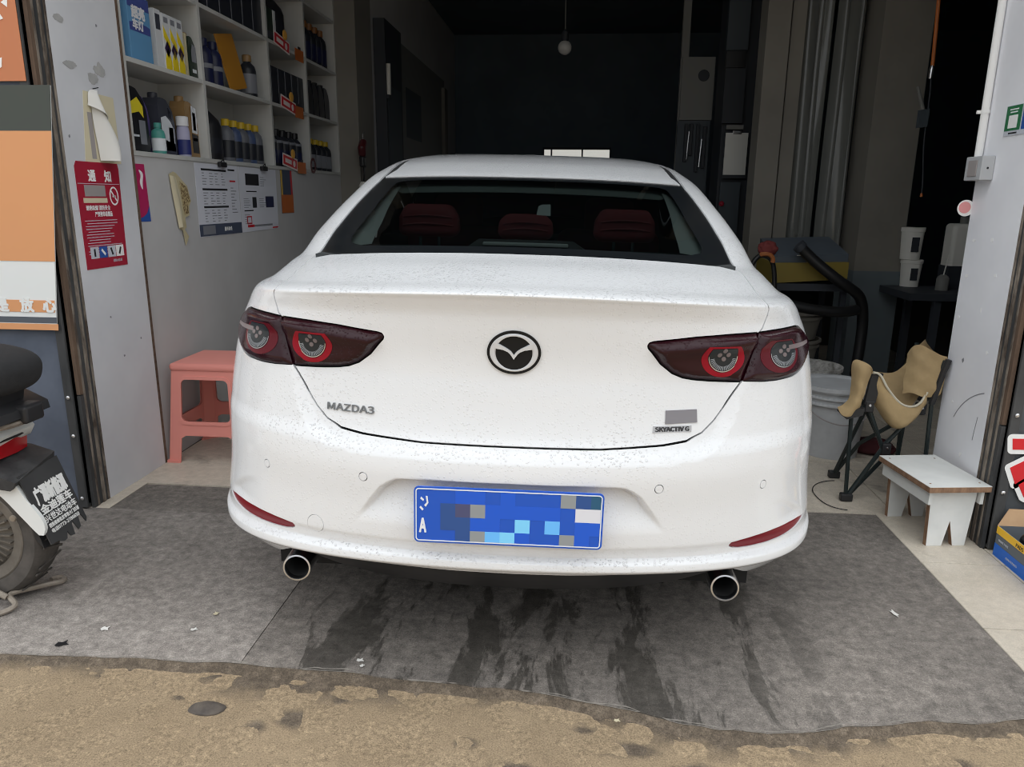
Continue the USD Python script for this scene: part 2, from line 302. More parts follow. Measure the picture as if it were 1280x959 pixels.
WW = .085 + .10 * np.exp(-((XX + .72) / .34) ** 2) + .05 * np.exp(-((XX - .45) / .35) ** 2) + .05 * (meshkit.fbm(np.stack([XX * 5, XX * 0, XX * 0 + 2], -1), 3, 8) - .5)
GR = np.clip(1.0 - DDm / WW, -.25, 1) * np.interp(XX, [-1.6, -1.2, 1.6], [.8, 1.0, 1.0])
for x, y, rx, ry in [(-.64, 1.475, .050, .034), (-.72, 1.435, .030, .026), (-.10, 1.36, .055, .024), (.14, 1.445, .085, .026), (.30, 1.395, .045, .024), (.40, 1.38, .038, .028), (.62, 1.37, .065, .040), (.74, 1.36, .028, .022), (-.36, 1.47, .03, .014), (-1.17, 1.585, .05, .018), (-.95, 1.52, .02, .012), (-.55, 1.55, .03, .015), (.05, 1.50, .03, .012), (-.22, 1.43, .03, .018), (.88, 1.47, .04, .02)]:
    GR = np.maximum(GR, 1.05 * np.exp(-(((XX - x) / rx) ** 2 + ((YY - y) / ry) ** 2) * .75) - .12)
nx_, nd_ = XX.shape; ii = np.arange(nx_ * nd_).reshape(nx_, nd_)[:-1, :-1].ravel()
sm = trimesh.Trimesh(np.stack([XX, YY, ZZ], -1).reshape(-1, 3), np.vstack([np.stack([ii, ii + 1, ii + nd_ + 1], 1), np.stack([ii, ii + nd_ + 1, ii + nd_], 1)]), process=False)
se = structure('street_edge', sm, 'street_worn', smooth=True)
UsdGeom.PrimvarsAPI(UsdGeom.Mesh(se)).CreatePrimvar('grime', Sdf.ValueTypeNames.FloatArray, 'vertex').Set(Vt.FloatArray.FromNumpy(GR.ravel().astype(np.float32)))
mottled('tar_dark', lin(66, 60, 56), lin(96, 88, 80), 30, rough=(.6, .85), bump=.5, bscale=120)
def blot(x, y, rx, ry, seed, h=.0015, name='tar_stain', m='tar_dark', z=-.0150):
    t = np.linspace(0, 2 * np.pi, 64, endpoint=False); r = 1 + 1.1 * (meshkit.fbm(np.stack([np.cos(t) * 1.6, np.sin(t) * 1.6, t * 0 + seed], -1), 4, seed) - .5)
    g = Polygon(np.stack([x + rx * r * np.cos(t), y + ry * r * np.sin(t)], 1)).buffer(0); return g
# pale broken cement along the slab's lip
mottled('pale_cement', lin(112, 107, 100), lin(146, 140, 132), 40, rough=(.8, .95), bump=.5, bscale=120)
xe = xs[(xs > -2.2) & (xs < 1.9)]; ye = edge_y(xe); wn_ = .010 * np.clip(meshkit.fbm(np.stack([xe * 14, xe * 0, xe * 0 + 9], -1), 4, 12) * 3.0 - 1.35, 0, 1)
structure('slab_lip', strip(xe, ye + wn_, ye - .0015 * (wn_ > 0), .0008, np.where(wn_ > 0, -.002, .0006), '', ''), 'pale_cement', se, smooth=True)
tl = trimesh.creation.icosphere(subdivisions=3, radius=1); tl.vertices = tl.vertices * [.046, .026, .012] * (1 + .3 * (meshkit.fbm(tl.vertices * 2, 3, 3)[:, None] - .5)); tl.apply_transform(T(-.862, 1.486, -.016)); 
structure('tar_lump', tl, 'tar_dark', se, smooth=True)
structure('street', bx(-14, 14, -22, 2.2, -.25, -.015), 'tan_street')
structure('ground', bx(-14, 14, 1.7, 16, -.3, -.03), 'tile_joint')

# tiles: a strip along the right-hand panel and outside it, and the garage floor behind the slab
t1 = structure('floor', bx(-1.9, 5.2, 2.8, 11, -.06, -.012), 'tile_joint')
def tile(x0, x1, y0, y1, m, dz=0.0):
    g = .0018
    m_ = hull([(x, y, z) for x, y, z in [(x0 + g, y0 + g, -.03), (x1 - g, y0 + g, -.03), (x1 - g, y1 - g, -.03), (x0 + g, y1 - g, -.03), (x0 + g, y0 + g, -.0015 + dz), (x1 - g, y0 + g, -.0015 + dz), (x1 - g, y1 - g, -.0015 + dz), (x0 + g, y1 - g, -.0015 + dz),
                 (x0 + g + .002, y0 + g + .002, dz), (x1 - g - .002, y0 + g + .002, dz), (x1 - g - .002, y1 - g - .002, dz), (x0 + g + .002, y1 - g - .002, dz)]])
    structure('tile', m_, m, t1)
for yy in np.arange(1.62, 2.8, .405):
    ya, yb = (yy if yy > 1.63 else 1.60), min(yy + .405, 2.835)
    tile(1.21, 1.482, ya + .0, yb, 'floor_tile')
    for k in range(4): tile(1.482 + .6 * k, 1.482 + .6 * (k + 1), ya, min(yb, 2.56), 'floor_tile', -.001 * (k % 2))
for i, xx in enumerate(np.arange(-1.86, 2.6, .45)):
    for j, yy in enumerate(np.arange(2.83, 6.4, .6)):
        if xx > -.9 and xx < .5 and yy > 3.5: continue
        tile(xx + (0 if i else 0), xx + .45, yy, yy + .6, 'tile_indoor', rng.uniform(-.0012, .0004))
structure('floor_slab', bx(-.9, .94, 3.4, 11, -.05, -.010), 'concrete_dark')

# facade: steel shutter guides, folded steel doors either side, lintel
H_OPEN = 3.2
wl = structure('wall_left', cat(bx(-2.35, -1.862, 3.09, 5.90, 0, 1.372), bx(-2.35, -2.10, 3.09, 5.90, 1.372, 2.88), bx(-2.35, -1.862, 3.09, 5.90, 2.86, 3.31), bx(-2.35, -1.70, 6.35, 11, 0, 3.31)), 'dirty_white_wall')
structure('entrance_panel', bx(-2.0, -1.855, 2.655, 3.07, 0, H_OPEN), 'grey_panel', wl, label='smooth grey entrance panel')
structure('corner_strip', bx(-1.99, -1.853, 3.07, 3.086, 0, H_OPEN), 'rust_brown', wl, label='thin rusty brown corner strip')
structure('pillar_1', bx(-2.35, -1.70, 5.90, 6.35, 0, 3.31), 'pillar_paint')
mottled('facade_render', lin(196, 194, 188), lin(210, 208, 203), 1.2, rough=(.8, .9), bump=.1)  # unseen house front, its light tone chosen to bounce sky onto the car
structure('wall_facade', cat(bx(-9, -2.01, 2.66, 3.07, 0, 6), bx(1.9, 9, 2.66, 2.985, 0, 6), bx(-9, 9, 2.66, 2.80, H_OPEN, 6)), 'facade_render')
structure('ceiling', bx(-2.4, 6.5, 2.7, 11.1, 3.3, 3.5), 'murky_wall')
wr = structure('wall_right', bx(1.47, 1.9, 2.655, 2.985, 0, H_OPEN), 'grey_panel_lit')
wb = structure('wall_back', cat(bx(-2.4, -.485, 10.6, 10.85, 0, 3.31), bx(.425, 6.5, 10.6, 10.85, 0, 3.31), bx(-.485, .425, 10.6, 10.85, 0, 1.38), bx(-.485, .425, 10.6, 10.85, 1.86, 3.31)), 'murky_wall')
structure('wall_bay', bx(5.2, 5.4, 2.7, 11, 0, 3.31), 'murky_wall')
def steel_door(name, xa, xb, m, label, catg, toward):
    d = thing(name, label, catg, (0, 0, 0))
    obj('door_leaf', bx(xa, xb, 2.552, 2.582, .02, H_OPEN), m, d, smooth=False)
    e = xb if toward > 0 else xa
    obj('door_stile', rbox(min(e - toward * .034, e), max(e - toward * .034, e), 2.543, 2.575, .005, H_OPEN, .003, 1), 'rail_black', d)
    for z in ((.452, .30, .045) if toward > 0 else (.50, .22)):
        obj('rivet', place(lathe([(0, -.001), (.008, -.001), (.0075, .003), (.004, .006), (0, .0065)], 14), RX(90), T(e - toward * .017, 2.543, z)), 'silver', d)
    return d
steel_door('steel_door', -3.2, -1.876, 'door_blue_grey', 'blue-grey painted steel door leaf behind the scooter and the orange sign', 'door', 1)
steel_door('steel_door', 1.488, 3.0, 'door_dark_grey', 'dark grey steel door leaf with big red lettering behind the carton', 'door', -1)
def guide(name, s, x, label):
    d = thing(name, label, 'shutter rail')
    obj('guide_back', bx(x, x + s * .014, 2.584, 2.650, 0, H_OPEN), 'rail_black', d, smooth=False)
    for ya, yb, o in ((2.578, 2.590, .004), (2.612, 2.630, .004), (2.644, 2.656, .003)):
        obj('guide_lip', rbox(min(x - s * o, x + s * .03), max(x - s * o, x + s * .013), ya, yb, 0, H_OPEN, .002, 1), 'rusty_rail', d)
    obj('rust_plate', bx(x - s * .0025, x + s * .012, 2.560, 2.579, .46, H_OPEN), 'rust_brown', d, smooth=False)
    obj('lower_plate', bx(x - s * .0025, x + s * .012, 2.560, 2.579, .0, .455), 'rail_black', d, smooth=False)
guide('shutter_guide', -1, -1.858, 'rusty steel shutter guide rail next to the grey entrance panel on the scooter side')
guide('shutter_guide', 1, 1.474, 'rusty steel shutter guide rail beside the small white stool')
# ---------------------------------------------------------------- car surface
VM = 2.3
#        name        vr    zr     xs    zs    vf    zf     n    m    crown
ROWS = [
 ('under',          .16,  .18,  .84,  .17,  4.45, .18,  2.0, 10.5, .00),
 ('b1',             .07,  .255, .880, .22,  4.56, .26,  2.0, 10.5, .01),
 ('lip_low',        .014, .322, .900, .27,  4.62, .33,  2.0, 10.8, .03),
 ('lip',            .000, .338, .905, .30,  4.64, .35,  2.0, 11.0, .035),
 ('lip_up',         .002, .352, .906, .33,  4.645,.37,  2.0, 11.0, .035),
 ('band',           .020, .364, .905, .35,  4.645,.38,  2.0, 10.8, .03),
 ('band_up',        .006, .398, .903, .39,  4.65, .42,  2.0, 10.4, .02),
 ('bump1',          .003, .48,  .900, .46,  4.66, .48,  2.0, 9.8, .01),
 ('bump2',         -.002, .56,  .901, .54,  4.655,.55,  2.0, 9.4, .01),
 ('bump3',          .005, .615, .903, .59,  4.64, .60,  2.0, 9.3, .01),
 ('lid0',           .030, .66,  .904, .63,  4.62, .63,  2.0, 9.3, .01),
 ('lid1',           .046, .76,  .900, .70,  4.58, .68,  2.0, 8.9, .01),
 ('lid2',           .056, .86,  .888, .77,  4.54, .71,  2.0, 8.4, .015),
 ('lid3',           .050, .935, .866, .82,  4.50, .73,  2.0, 8.0, .025),
 ('lid4',           .031, .977, .846, .85,  4.47, .74,  2.0, 7.8, .03),
 ('edge',           .022, .990, .836, .865, 4.45, .745, 2.0, 7.7, .033),
 ('edge2',          .038, .997, .830, .88,  4.40, .755, 2.0, 7.6, .034),
 ('deck1',          .12,  1.006,.814, .90,  4.25, .79,  2.05, 7.8, .038),
 ('deck2',          .30,  1.028,.800, .93,  3.95, .86,  2.2, 8.8, .042),
 ('glass_base',     .50,  1.046,.785, .955, 3.50, .95,  2.5, 10.5, .04),
 ('g1',             .70,  1.113,.765, 1.06, 3.30, 1.07, 2.5, 10.5, .04),
 ('g2',             1.02, 1.207,.722, 1.20, 3.05, 1.21, 2.6, 10.5, .035),
 ('glass_top',      1.35, 1.287,.672, 1.325,2.85, 1.33, 2.7, 10.5, .028),
 ('roof0',          1.42, 1.301,.655, 1.345,2.80, 1.345,2.8, 10.5, .026),
 ('roof1',          1.66, 1.345,.610, 1.378,2.68, 1.372,3.0, 9.0, .018),
 ('roof2',          1.95, 1.383,.48,  1.400,2.52, 1.395,3.0, 7.0, .01),
 ('roof3',          2.20, 1.404,.25,  1.408,2.40, 1.405,2.6, 4.0, .004),
 ('roof4',          2.30, 1.409,.001, 1.410,2.32, 1.409,2.0, 2.0, .0),
]
RK = {r[0]: i for i, r in enumerate(ROWS)}
_RP = np.array([r[1:] for r in ROWS], float)
RB = np.array([0, .1172, .1980, .2150, .2300, .2430, .2860, .3736, .4538, .5097, .5582, .6595, .7600, .8353, .8793, .8935, .9110, .9855, 1.1669, 1.3677, 1.5788, 1.9124, 2.2519, 2.3232, 2.5672, 2.8597, 3.1106, 3.2107])  # b of every row: about metres along the rear centre line
_pch = PchipInterpolator(RB, _RP, axis=0)
# a: metres along a bumper-height row, rear half then front half
_ph = np.concatenate([np.linspace(0, 1.2, 1500), np.pi / 2 - np.geomspace(np.pi / 2 - 1.2, 1e-9, 3000)[1:], [np.pi / 2]])
def _plan(ph, n, m, xs, vr): return xs * np.sin(ph) ** (2 / n), VM - (VM - vr) * np.maximum(np.cos(ph), 0) ** (2 / m)
_x, _v = _plan(_ph, 2, 8.6, .895, 0.0)
_a = np.concatenate([[0], np.cumsum(np.hypot(np.diff(_x), np.diff(_v)))])
AH = _a[-1]                                                      # half way: the middle of the side
def surf0(a, b):
    a, b = np.broadcast_arrays(np.asarray(a, float), np.asarray(b, float))
    P = _pch(np.clip(b, 0, RB[-1]))
    vr, zr, xs, zs, vf, zf, n, m, cr = np.moveaxis(P, -1, 0)
    rear = a <= AH
    ph = np.interp(np.where(rear, a, 2 * AH - a), _a, _ph)
    x = xs * np.sin(ph) ** (2 / n)
    c = np.maximum(np.cos(ph), 0) ** (2 / m)
    vend = np.where(rear, vr, vf); zend = np.where(rear, zr, zf)
    v = VM + (vend - VM) * c
    f = np.clip(1 - c, 0, 1)
    z = zend + (zs - zend) * f ** .85 - cr * np.sin(ph) ** 2 * (c)
    return np.stack([x, v, z], -1)
# ---- relief of the body: lid set back behind the bumper, number plate recess, corner scoop
LID_LOW = Polygon([(0, .54), (.2109, .5395), (.3628, .546), (.425, .5525), (.4655, .5685), (.498, .596), (.5255, .627), (.5535, .667), (.574, .70), (.60, .86), (0, .86)])
CREASE = Polygon([(0, .496), (.1, .4965), (.21, .4965), (.31, .496), (.39, .4995), (.466, .5085), (.515, .538), (.55, .588), (.568, .6425), (.5755, .69), (.61, .86), (0, .86)])
RECESS = Polygon([(-.1, .4475), (0, .4475), (.17, .4455), (.25, .443), (.272, .4395), (.29, .43), (.31, .415), (.335, .383), (.36, .350), (.385, .315), (.39, .30), (-.1, .30)])
SCOOP = Polygon([(.63, .381), (.649, .3805), (.714, .3715), (.76, .3625), (.80, .348), (.84, .330), (.8745, .312), (.9265, .281), (.99, .26), (.99, .24), (.63, .24)])
CREASE = CREASE.union(affinity.scale(CREASE, -1, 1, origin=(0, 0)))
_ga, _gb = np.linspace(0, 1.1, 661), np.linspace(.2, .9, 421)
_GA, _GB = np.meshgrid(_ga, _gb, indexing='ij')
_pt = shapely.points(_GA.ravel(), _GB.ravel())
def _inside(poly): return np.where(shapely.contains(poly, _pt), shapely.distance(poly.exterior, _pt), -shapely.distance(poly.exterior, _pt)).reshape(_GA.shape)
_cr, _re, _sc = _inside(CREASE), _inside(RECESS), _inside(SCOOP)
_D = -.013 * np.clip(_cr / .034, 0, 1) * (1 - ss(_GB, .68, .82))
_D += -.030 * ss(_re, -.004, .010) * ss(_GB, .318, .43) * (1 - .25 * ss(_GA, .0, .1) * 0)
_D += -.007 * ss(_sc, -.006, .018) * ss(_GA, .68, .86) * ss(_GB, .283, .315)
_D[:, 0] = 0
_relief = RegularGridInterpolator((_ga, _gb), _D, bounds_error=False, fill_value=0.0)
def _n0(a, b, f):
    e = .0015
    a = np.asarray(a, float); b = np.asarray(b, float)
    am, ap = np.maximum(a - e, 0), np.minimum(a + e, 2 * AH)
    bm, bp = np.maximum(b - e, 0), np.minimum(b + e, RB[-1] - 1e-4)
    n = np.cross(f(ap, b) - f(am, b), f(a, bp) - f(a, bm))
    n = np.where((a < .002)[..., None] | (a > 2 * AH - .002)[..., None], n * [0, 1, 1], n)
    return n / np.maximum(np.linalg.norm(n, axis=-1, keepdims=True), 1e-12)
def surf(a, b):
    a, b = np.broadcast_arrays(np.asarray(a, float), np.asarray(b, float))
    d = _relief(np.stack([a, b], -1))
    p = surf0(a, b)
    return np.where((d != 0)[..., None], p + _n0(a, b, surf0) * d[..., None], p)
def normal(a, b): return _n0(a, b, surf)

GRID_A = np.unique(np.round(np.concatenate([np.arange(0, .40, .004), np.arange(.40, 1.1, .01), np.arange(1.1, 1.7, .03), np.arange(1.7, 2 * AH - .8, .08), np.arange(2 * AH - .8, 2 * AH, .04), [2 * AH]]), 4))
GRID_B = np.unique(np.round(np.concatenate([np.arange(0, .20, .015), np.arange(.20, .46, .004), np.arange(.46, .80, .008), np.arange(.80, .93, .004), np.arange(.93, 1.45, .02), np.arange(1.45, RB[-1], .04), [RB[-1]]]), 4))

def flat_panel(polys, sides=(1, -1), off=0.0, thick=.006, lift=None):
    """the part of the body surface inside the outlines (metres along, metres up the body), as a sheet with turned-in edges: vertices, faces, normals"""
    V, F, N, base = [], [], [], 0
    if not isinstance(polys, (list, tuple)): polys = [polys]
    for poly in polys:
        for g in getattr(poly, 'geoms', [poly]):
            if g.is_empty: continue
            x0, y0, x1, y1 = g.bounds
            ga = GRID_A[max(np.searchsorted(GRID_A, x0) - 1, 0):np.searchsorted(GRID_A, x1) + 1]
            gb = GRID_B[max(np.searchsorted(GRID_B, y0) - 1, 0):np.searchsorted(GRID_B, y1) + 1]
            if len(ga) < 7 or len(gb) < 7:                              # small pieces get a grid of their own
                ga = np.linspace(x0, x1, max(len(ga), 9)); gb = np.linspace(y0, y1, max(len(gb), 9))
            A0, B0 = np.meshgrid(ga[:-1], gb[:-1], indexing='ij'); A1, B1 = np.meshgrid(ga[1:], gb[1:], indexing='ij')
            cells = shapely.box(A0.ravel(), B0.ravel(), A1.ravel(), B1.ravel())
            shapely.prepare(g)
            full = shapely.contains(g, cells); part = shapely.intersects(g, cells) & ~full
            q = np.stack([A0.ravel(), B0.ravel(), A1.ravel(), B1.ravel()], 1)
            uv, tri = [], []
            k = 0
            for a, b, c, d in q[full]:
                uv += [(a, b), (c, b), (c, d), (a, d)]; tri += [(k, k + 1, k + 2), (k, k + 2, k + 3)]; k += 4
            for c in cells[part]:
                w = g.intersection(c)
                for h in getattr(w, 'geoms', [w]):
                    if h.geom_type != 'Polygon' or h.area < 1e-9: continue
                    e = np.asarray(h.exterior.coords)[:-1]
                    if len(h.interiors) == 0 and h.convex_hull.area - h.area < 1e-10:
                        if not h.exterior.is_ccw: e = e[::-1]
                        uv += e.tolist(); tri += [(k, k + i, k + i + 1) for i in range(1, len(e) - 1)]; k += len(e)
                    else:
                        vv, ff = trimesh.creation.triangulate_polygon(h, engine='earcut')
                        for t in ff:
                            m = vv[t]
                            if np.cross(m[1] - m[0], m[2] - m[0]) < 0: t = t[::-1]
                            tri.append(tuple(int(i) + k for i in t))
                        uv += vv.tolist(); k += len(vv)
            uv = np.asarray(uv, float); tri = np.asarray(tri, int)
            key, inv = np.unique(np.round(uv * 1e5).astype(np.int64), axis=0, return_inverse=True)
            first = np.zeros(len(key), int); first[inv.ravel()] = np.arange(len(uv)); uv = uv[first]; tri = inv.ravel()[tri]
            n = normal(uv[:, 0], uv[:, 1]); h = off if lift is None else off + lift(uv)
            p = surf(uv[:, 0], uv[:, 1]) + n * np.reshape(h, (-1, 1))
            if lift is not None:                                         # normals of the lifted sheet itself
                fn = np.cross(p[tri[:, 1]] - p[tri[:, 0]], p[tri[:, 2]] - p[tri[:, 0]]); n = np.zeros_like(p)
                for j in range(3): np.add.at(n, tri[:, j], fn)
                n /= np.maximum(np.linalg.norm(n, axis=1, keepdims=True), 1e-12)
            parts = [(p, tri, n)]
            if thick:
                for ring in [g.exterior, *g.interiors]:
                    r = np.asarray(shapely.segmentize(ring, .012).coords)
                    if not shapely.is_ccw(ring): r = r[::-1]
                    if ring is not g.exterior: r = r[::-1]
                    rn = normal(r[:, 0], r[:, 1]); top = surf(r[:, 0], r[:, 1]) + rn * (off if lift is None else np.reshape(off + lift(r), (-1, 1)))
                    bot = surf(r[:, 0], r[:, 1]) + rn * (off - thick)
                    keep = ~((r[:-1, 0] < 1e-6) & (r[1:, 0] < 1e-6)) & ~((r[:-1, 0] > 2 * AH - 1e-6) & (r[1:, 0] > 2 * AH - 1e-6)) & ~((r[:-1, 1] > RB[-1] - .002) & (r[1:, 1] > RB[-1] - .002))
                    i = np.nonzero(keep)[0]
                    if len(i) == 0: continue
                    quad = np.stack([top[i], bot[i], bot[i + 1], top[i + 1]], 1).reshape(-1, 3)
                    fn = np.cross(bot[i] - top[i], bot[i + 1] - top[i]); fn /= np.maximum(np.linalg.norm(fn, axis=1, keepdims=True), 1e-12)
                    j = np.arange(len(i)) * 4
                    parts.append((quad, np.vstack([np.stack([j, j + 1, j + 2], 1), np.stack([j, j + 2, j + 3], 1)]), np.repeat(fn, 4, 0)))
            for sgn in sides:
                for p, t, n in parts:
                    V.append(p * [sgn, 1, 1]); N.append(n * [sgn, 1, 1]); F.append((t if sgn > 0 else t[:, ::-1]) + base); base += len(p)
    return np.vstack(V), np.vstack(F), np.vstack(N)

def metric(a, b):
    e = .004; a = max(abs(a), e)
    return np.linalg.norm(surf(a + e, b) - surf(a - e, b)) / (2 * e), np.linalg.norm(surf(a, b + e) - surf(a, b - e)) / (2 * e)
def disc_ab(a, b, ra, rb, n=48): return affinity.scale(Point(a, b).buffer(1, quad_segs=n // 4), ra, rb, origin=(a, b))
def round_ab(a, b, r, n=40):
    ma, mb = metric(a, b); return disc_ab(a, b, r / ma, r / mb, n)
def wrap(mesh, a0, b0, side=1, off=0.0, rot=0, fine=0):
    """lays a flat mesh (x across as read, y up, z out) on the body around (a0, b0)"""
    m = mesh.copy()
    if rot: m.apply_transform(RZ(rot))
    if fine: vv, ff = trimesh.remesh.subdivide_to_size(m.vertices, m.faces, fine); m = trimesh.Trimesh(vv, ff, process=False); m.merge_vertices()
    ma, mb = metric(a0, b0); v = m.vertices
    a, b = a0 + side * v[:, 0] / ma, b0 + v[:, 1] / mb
    s2 = np.where(a < 0, -1, 1); aa = np.abs(a)
    p = surf(aa, b) + normal(aa, b) * (v[:, 2:3] + off)
    p[:, 0] *= s2 * side
    m.vertices = p
    return m
def side_ab(v, z, lo=0.0, hi=1.5):
    """(a, b) of the point of the car's flank at length v and height z"""
    a = AH + (v - VM)
    for _ in range(40):
        l, h = lo, hi
        for _ in range(40):
            mid = (l + h) / 2
            if surf0(a, mid)[2] < z: l = mid
            else: h = mid
        dv = v - surf0(a, l)[1]
        a = min(max(a + dv, .3), 2 * AH - .3)
        if abs(dv) < 1e-5: break
    return a, l

LA = 2 * AH
car = thing('sedan_car', 'white four-door sedan covered in raindrops, parked nose first in the garage doorway', 'car', (-.148, 1.6, 0), 2.3)
UsdGeom.Xformable(car).AddRotateYOp().Set(1.03)

SEAM = [(0, .54), (.2109, .5395), (.3628, .546), (.425, .5525), (.4655, .5685), (.498, .596), (.5255, .627), (.5535, .667), (.5725, .692)]
SEAM_UP = [(.641, .8145), (.658, .826), (.7065, .886), (.724, .95), (.742, 1.10), (.745, 1.25), (.735, 1.368)]
LAMP_IN = smoothpoly([(.318, .780), (.326, .788), (.345, .790), (.443, .802), (.54, .8095), (.641, .8145), (.606, .753), (.5705, .6915), (.525, .6935), (.48, .697), (.43, .7015), (.385, .714), (.351, .738), (.326, .768)], 200).buffer(-.002).buffer(.002)
_li = Polygon([(.318, .780), (.322, .786), (.332, .789), (.39, .7955), (.443, .802), (.54, .8095), (.600, .8127), (.6405, .8145), (.606, .753), (.5705, .6915), (.525, .6935), (.48, .6965), (.44, .700), (.41, .705), (.382, .7155), (.351, .738), (.330, .763), (.319, .775)])
LAMP_IN = _li.buffer(-.004).buffer(.004, join_style='round')
_lo = Polygon([(.6465, .815), (.70, .819), (.77, .8225), (.85, .825), (.885, .820), (.92, .807), (.96, .788), (.995, .768), (1.0, .757), (.975, .742), (.935, .728), (.89, .713), (.845, .699), (.81, .691), (.78, .6865), (.70, .684), (.64, .6855), (.577, .6905), (.61, .752)])
LAMP_OUT = _lo.buffer(-.003).buffer(.003, join_style='round')
GAP = .0022
lamps = LAMP_IN.union(LAMP_OUT).buffer(.0015)
lid = Polygon(SEAM + SEAM_UP + [(0, 1.368)]).difference(lamps)
lid = lid.union(affinity.scale(lid, -1, 1, origin=(0, 0))).union(sbox(-.01, .541, .01, 1.367)).buffer(-GAP).intersection(sbox(0, 0, 9, 9))

# lower edge, wheel arches, windows
def lowb(pts): return [(a, float(np.interp(b, [0, .117, .155, .198, .21, .2313, .2524, .263, .2655, .2795, .2885, .3083, .3736, 9], [0, .117, .153, .1938, .2043, .2222, .2450, .2550, .2573, .2728, .2837, .3040, .3736, 9]))) for a, b in pts]
BOT = [(0, .198), (.14, .199), (.27, .206), (.375, .210), (.47, .210), (.555, .208), (.585, .203), (.615, .180), (.645, .155), (.67, .138), (.72, .132), (.80, .128), (.95, .11), (1.1, .09)]
def arch(vc, r):
    return Polygon([side_ab(vc + r * math.cos(t), .33 + r * math.sin(t)) if .33 + r * math.sin(t) > .19 else (AH + vc - VM + r * math.cos(t), 0) for t in np.linspace(0, 2 * math.pi, 48, endpoint=False)]).buffer(0)
ARCH_R, ARCH_F = arch(.985, .365), arch(3.71, .365)
BOT = lowb(BOT)
whole = Polygon(BOT + [(1.3, .075), (2.0, .07), (LA - 1.6, .07), (LA - .9, .12), (LA - .3, .15), (LA, .15), (LA, RB[-1]), (0, RB[-1])])
bumper_top = LineString(SEAM + [(.577, .6895), (.64, .6845), (.70, .683), (.78, .6855), (.845, .698), (.89, .712), (.975, .741), (1.02, .72), (1.12, .66), (1.22, .60)])
BUMPER = Polygon(list(bumper_top.coords) + [(1.22, 0), (0, 0)])
GLASS = Polygon([(0, 1.368), (.60, 1.368), (.725, 1.372), (.738, 1.385), (.76, 1.65), (.782, 1.90), (.800, 2.12), (.799, 2.17), (.788, 2.207), (.765, 2.213), (.62, 2.213), (0, 2.216)])
def contour(xw, side):
    """where the roof is xw from the centre line, from the rear (or the front) to mid-car"""
    pts = []
    for a in np.linspace(.785, AH, 40):
        aa = a if side == 'rear' else LA - a
        lo, hi = 2.15, RB[-1]
        if surf0(aa, lo)[0] < xw: continue
        for _ in range(40):
            m = (lo + hi) / 2
            if surf0(aa, m)[0] > xw: lo = m
            else: hi = m
        pts.append((aa, lo))
    return pts
c_in_r, c_out_r = contour(.556, 'rear'), contour(.586, 'rear'); c_in_f, c_out_f = contour(.556, 'front'), contour(.586, 'front')
WIND = Polygon([(LA, 1.40), (LA - .70, 1.40), (LA - .735, 1.44), (LA - .79, 2.1), (LA - .785, 2.19), (LA - .75, 2.21), (LA, 2.21)])
inner_line = [(.775, 2.2135)] + [p for p in c_in_r if p[1] > 2.2135] + [p for p in c_in_f[::-1] if p[1] > 2.21] + [(LA - .775, 2.21)]
outer_line = [(.803, 2.15)] + [p for p in c_out_r if p[0] > .80] + c_out_f[::-1] + [(LA - .80, 2.15)]
ROOF = Polygon([(0, 2.2165), (.62, 2.2135)] + inner_line + [(LA, 2.21), (LA, RB[-1]), (0, RB[-1])]).buffer(0)
DITCH = Polygon([(.790, 2.2125)] + inner_line[1:] + outer_line[::-1]).buffer(0)
def win(v0, v1):
    zt = lambda v: 1.29 - .16 * ss(v, 2.75, 3.35) - .31 * ss(-v, -2.0, -1.36) ** .9
    lo = [side_ab(v, .985 + .02 * (v < 1.4), 1.0, 2.3) for v in np.linspace(v0, v1, 12)]
    hi = [side_ab(v, max(zt(v) - .01, 1.02), 1.0, 2.3) for v in np.linspace(v1, v0, 12)]
    return Polygon(lo + hi).buffer(0).buffer(-.015).buffer(.015)
WIN_R, WIN_F = win(1.44, 2.08), win(2.18, 3.12)
holes = shapely.union_all([ARCH_R, ARCH_F])
side_all = whole.difference(shapely.union_all([BUMPER, Polygon(SEAM + SEAM_UP + [(0, 1.368)]), LAMP_IN.union(LAMP_OUT).buffer(.0015), GLASS, ROOF, DITCH, WIND, WIN_R.buffer(.004), WIN_F.buffer(.004), holes,
              sbox(0, 2.2, LA, RB[-1]).intersection(Polygon([(0, 2.2), (.7, 2.2)] + inner_line + [(LA, 2.2), (LA, RB[-1]), (0, RB[-1])]).buffer(0))]))
side_all = side_all.difference(sbox(0, 0, .56, RB[-1])).buffer(-GAP)
def vline(v, w=.004):
    return LineString([side_ab(v, z, .05, 2.3) for z in np.linspace(.24, 1.30, 24)]).buffer(w / 2)
DOOR_R = Polygon([side_ab(v, z, .03, 2.3) for v, z in [(1.36, .62), (1.42, .42), (1.52, .26), (2.10, .24), (2.12, .9), (2.14, 1.24), (1.5, 1.22), (1.22, 1.0), (1.25, .80)]]).buffer(0)
DOOR_F = Polygon([side_ab(v, z, .03, 2.3) for v, z in [(2.13, .24), (3.18, .24), (3.22, .6), (3.20, .93), (3.0, 1.10), (2.7, 1.27), (2.17, 1.24), (2.15, .9)]]).buffer(0)
FRONT = Polygon([(LA - 1.5, 0), (LA, 0), (LA, 1.38), (LA - .76, 1.38), (LA - 1.5, .95)])
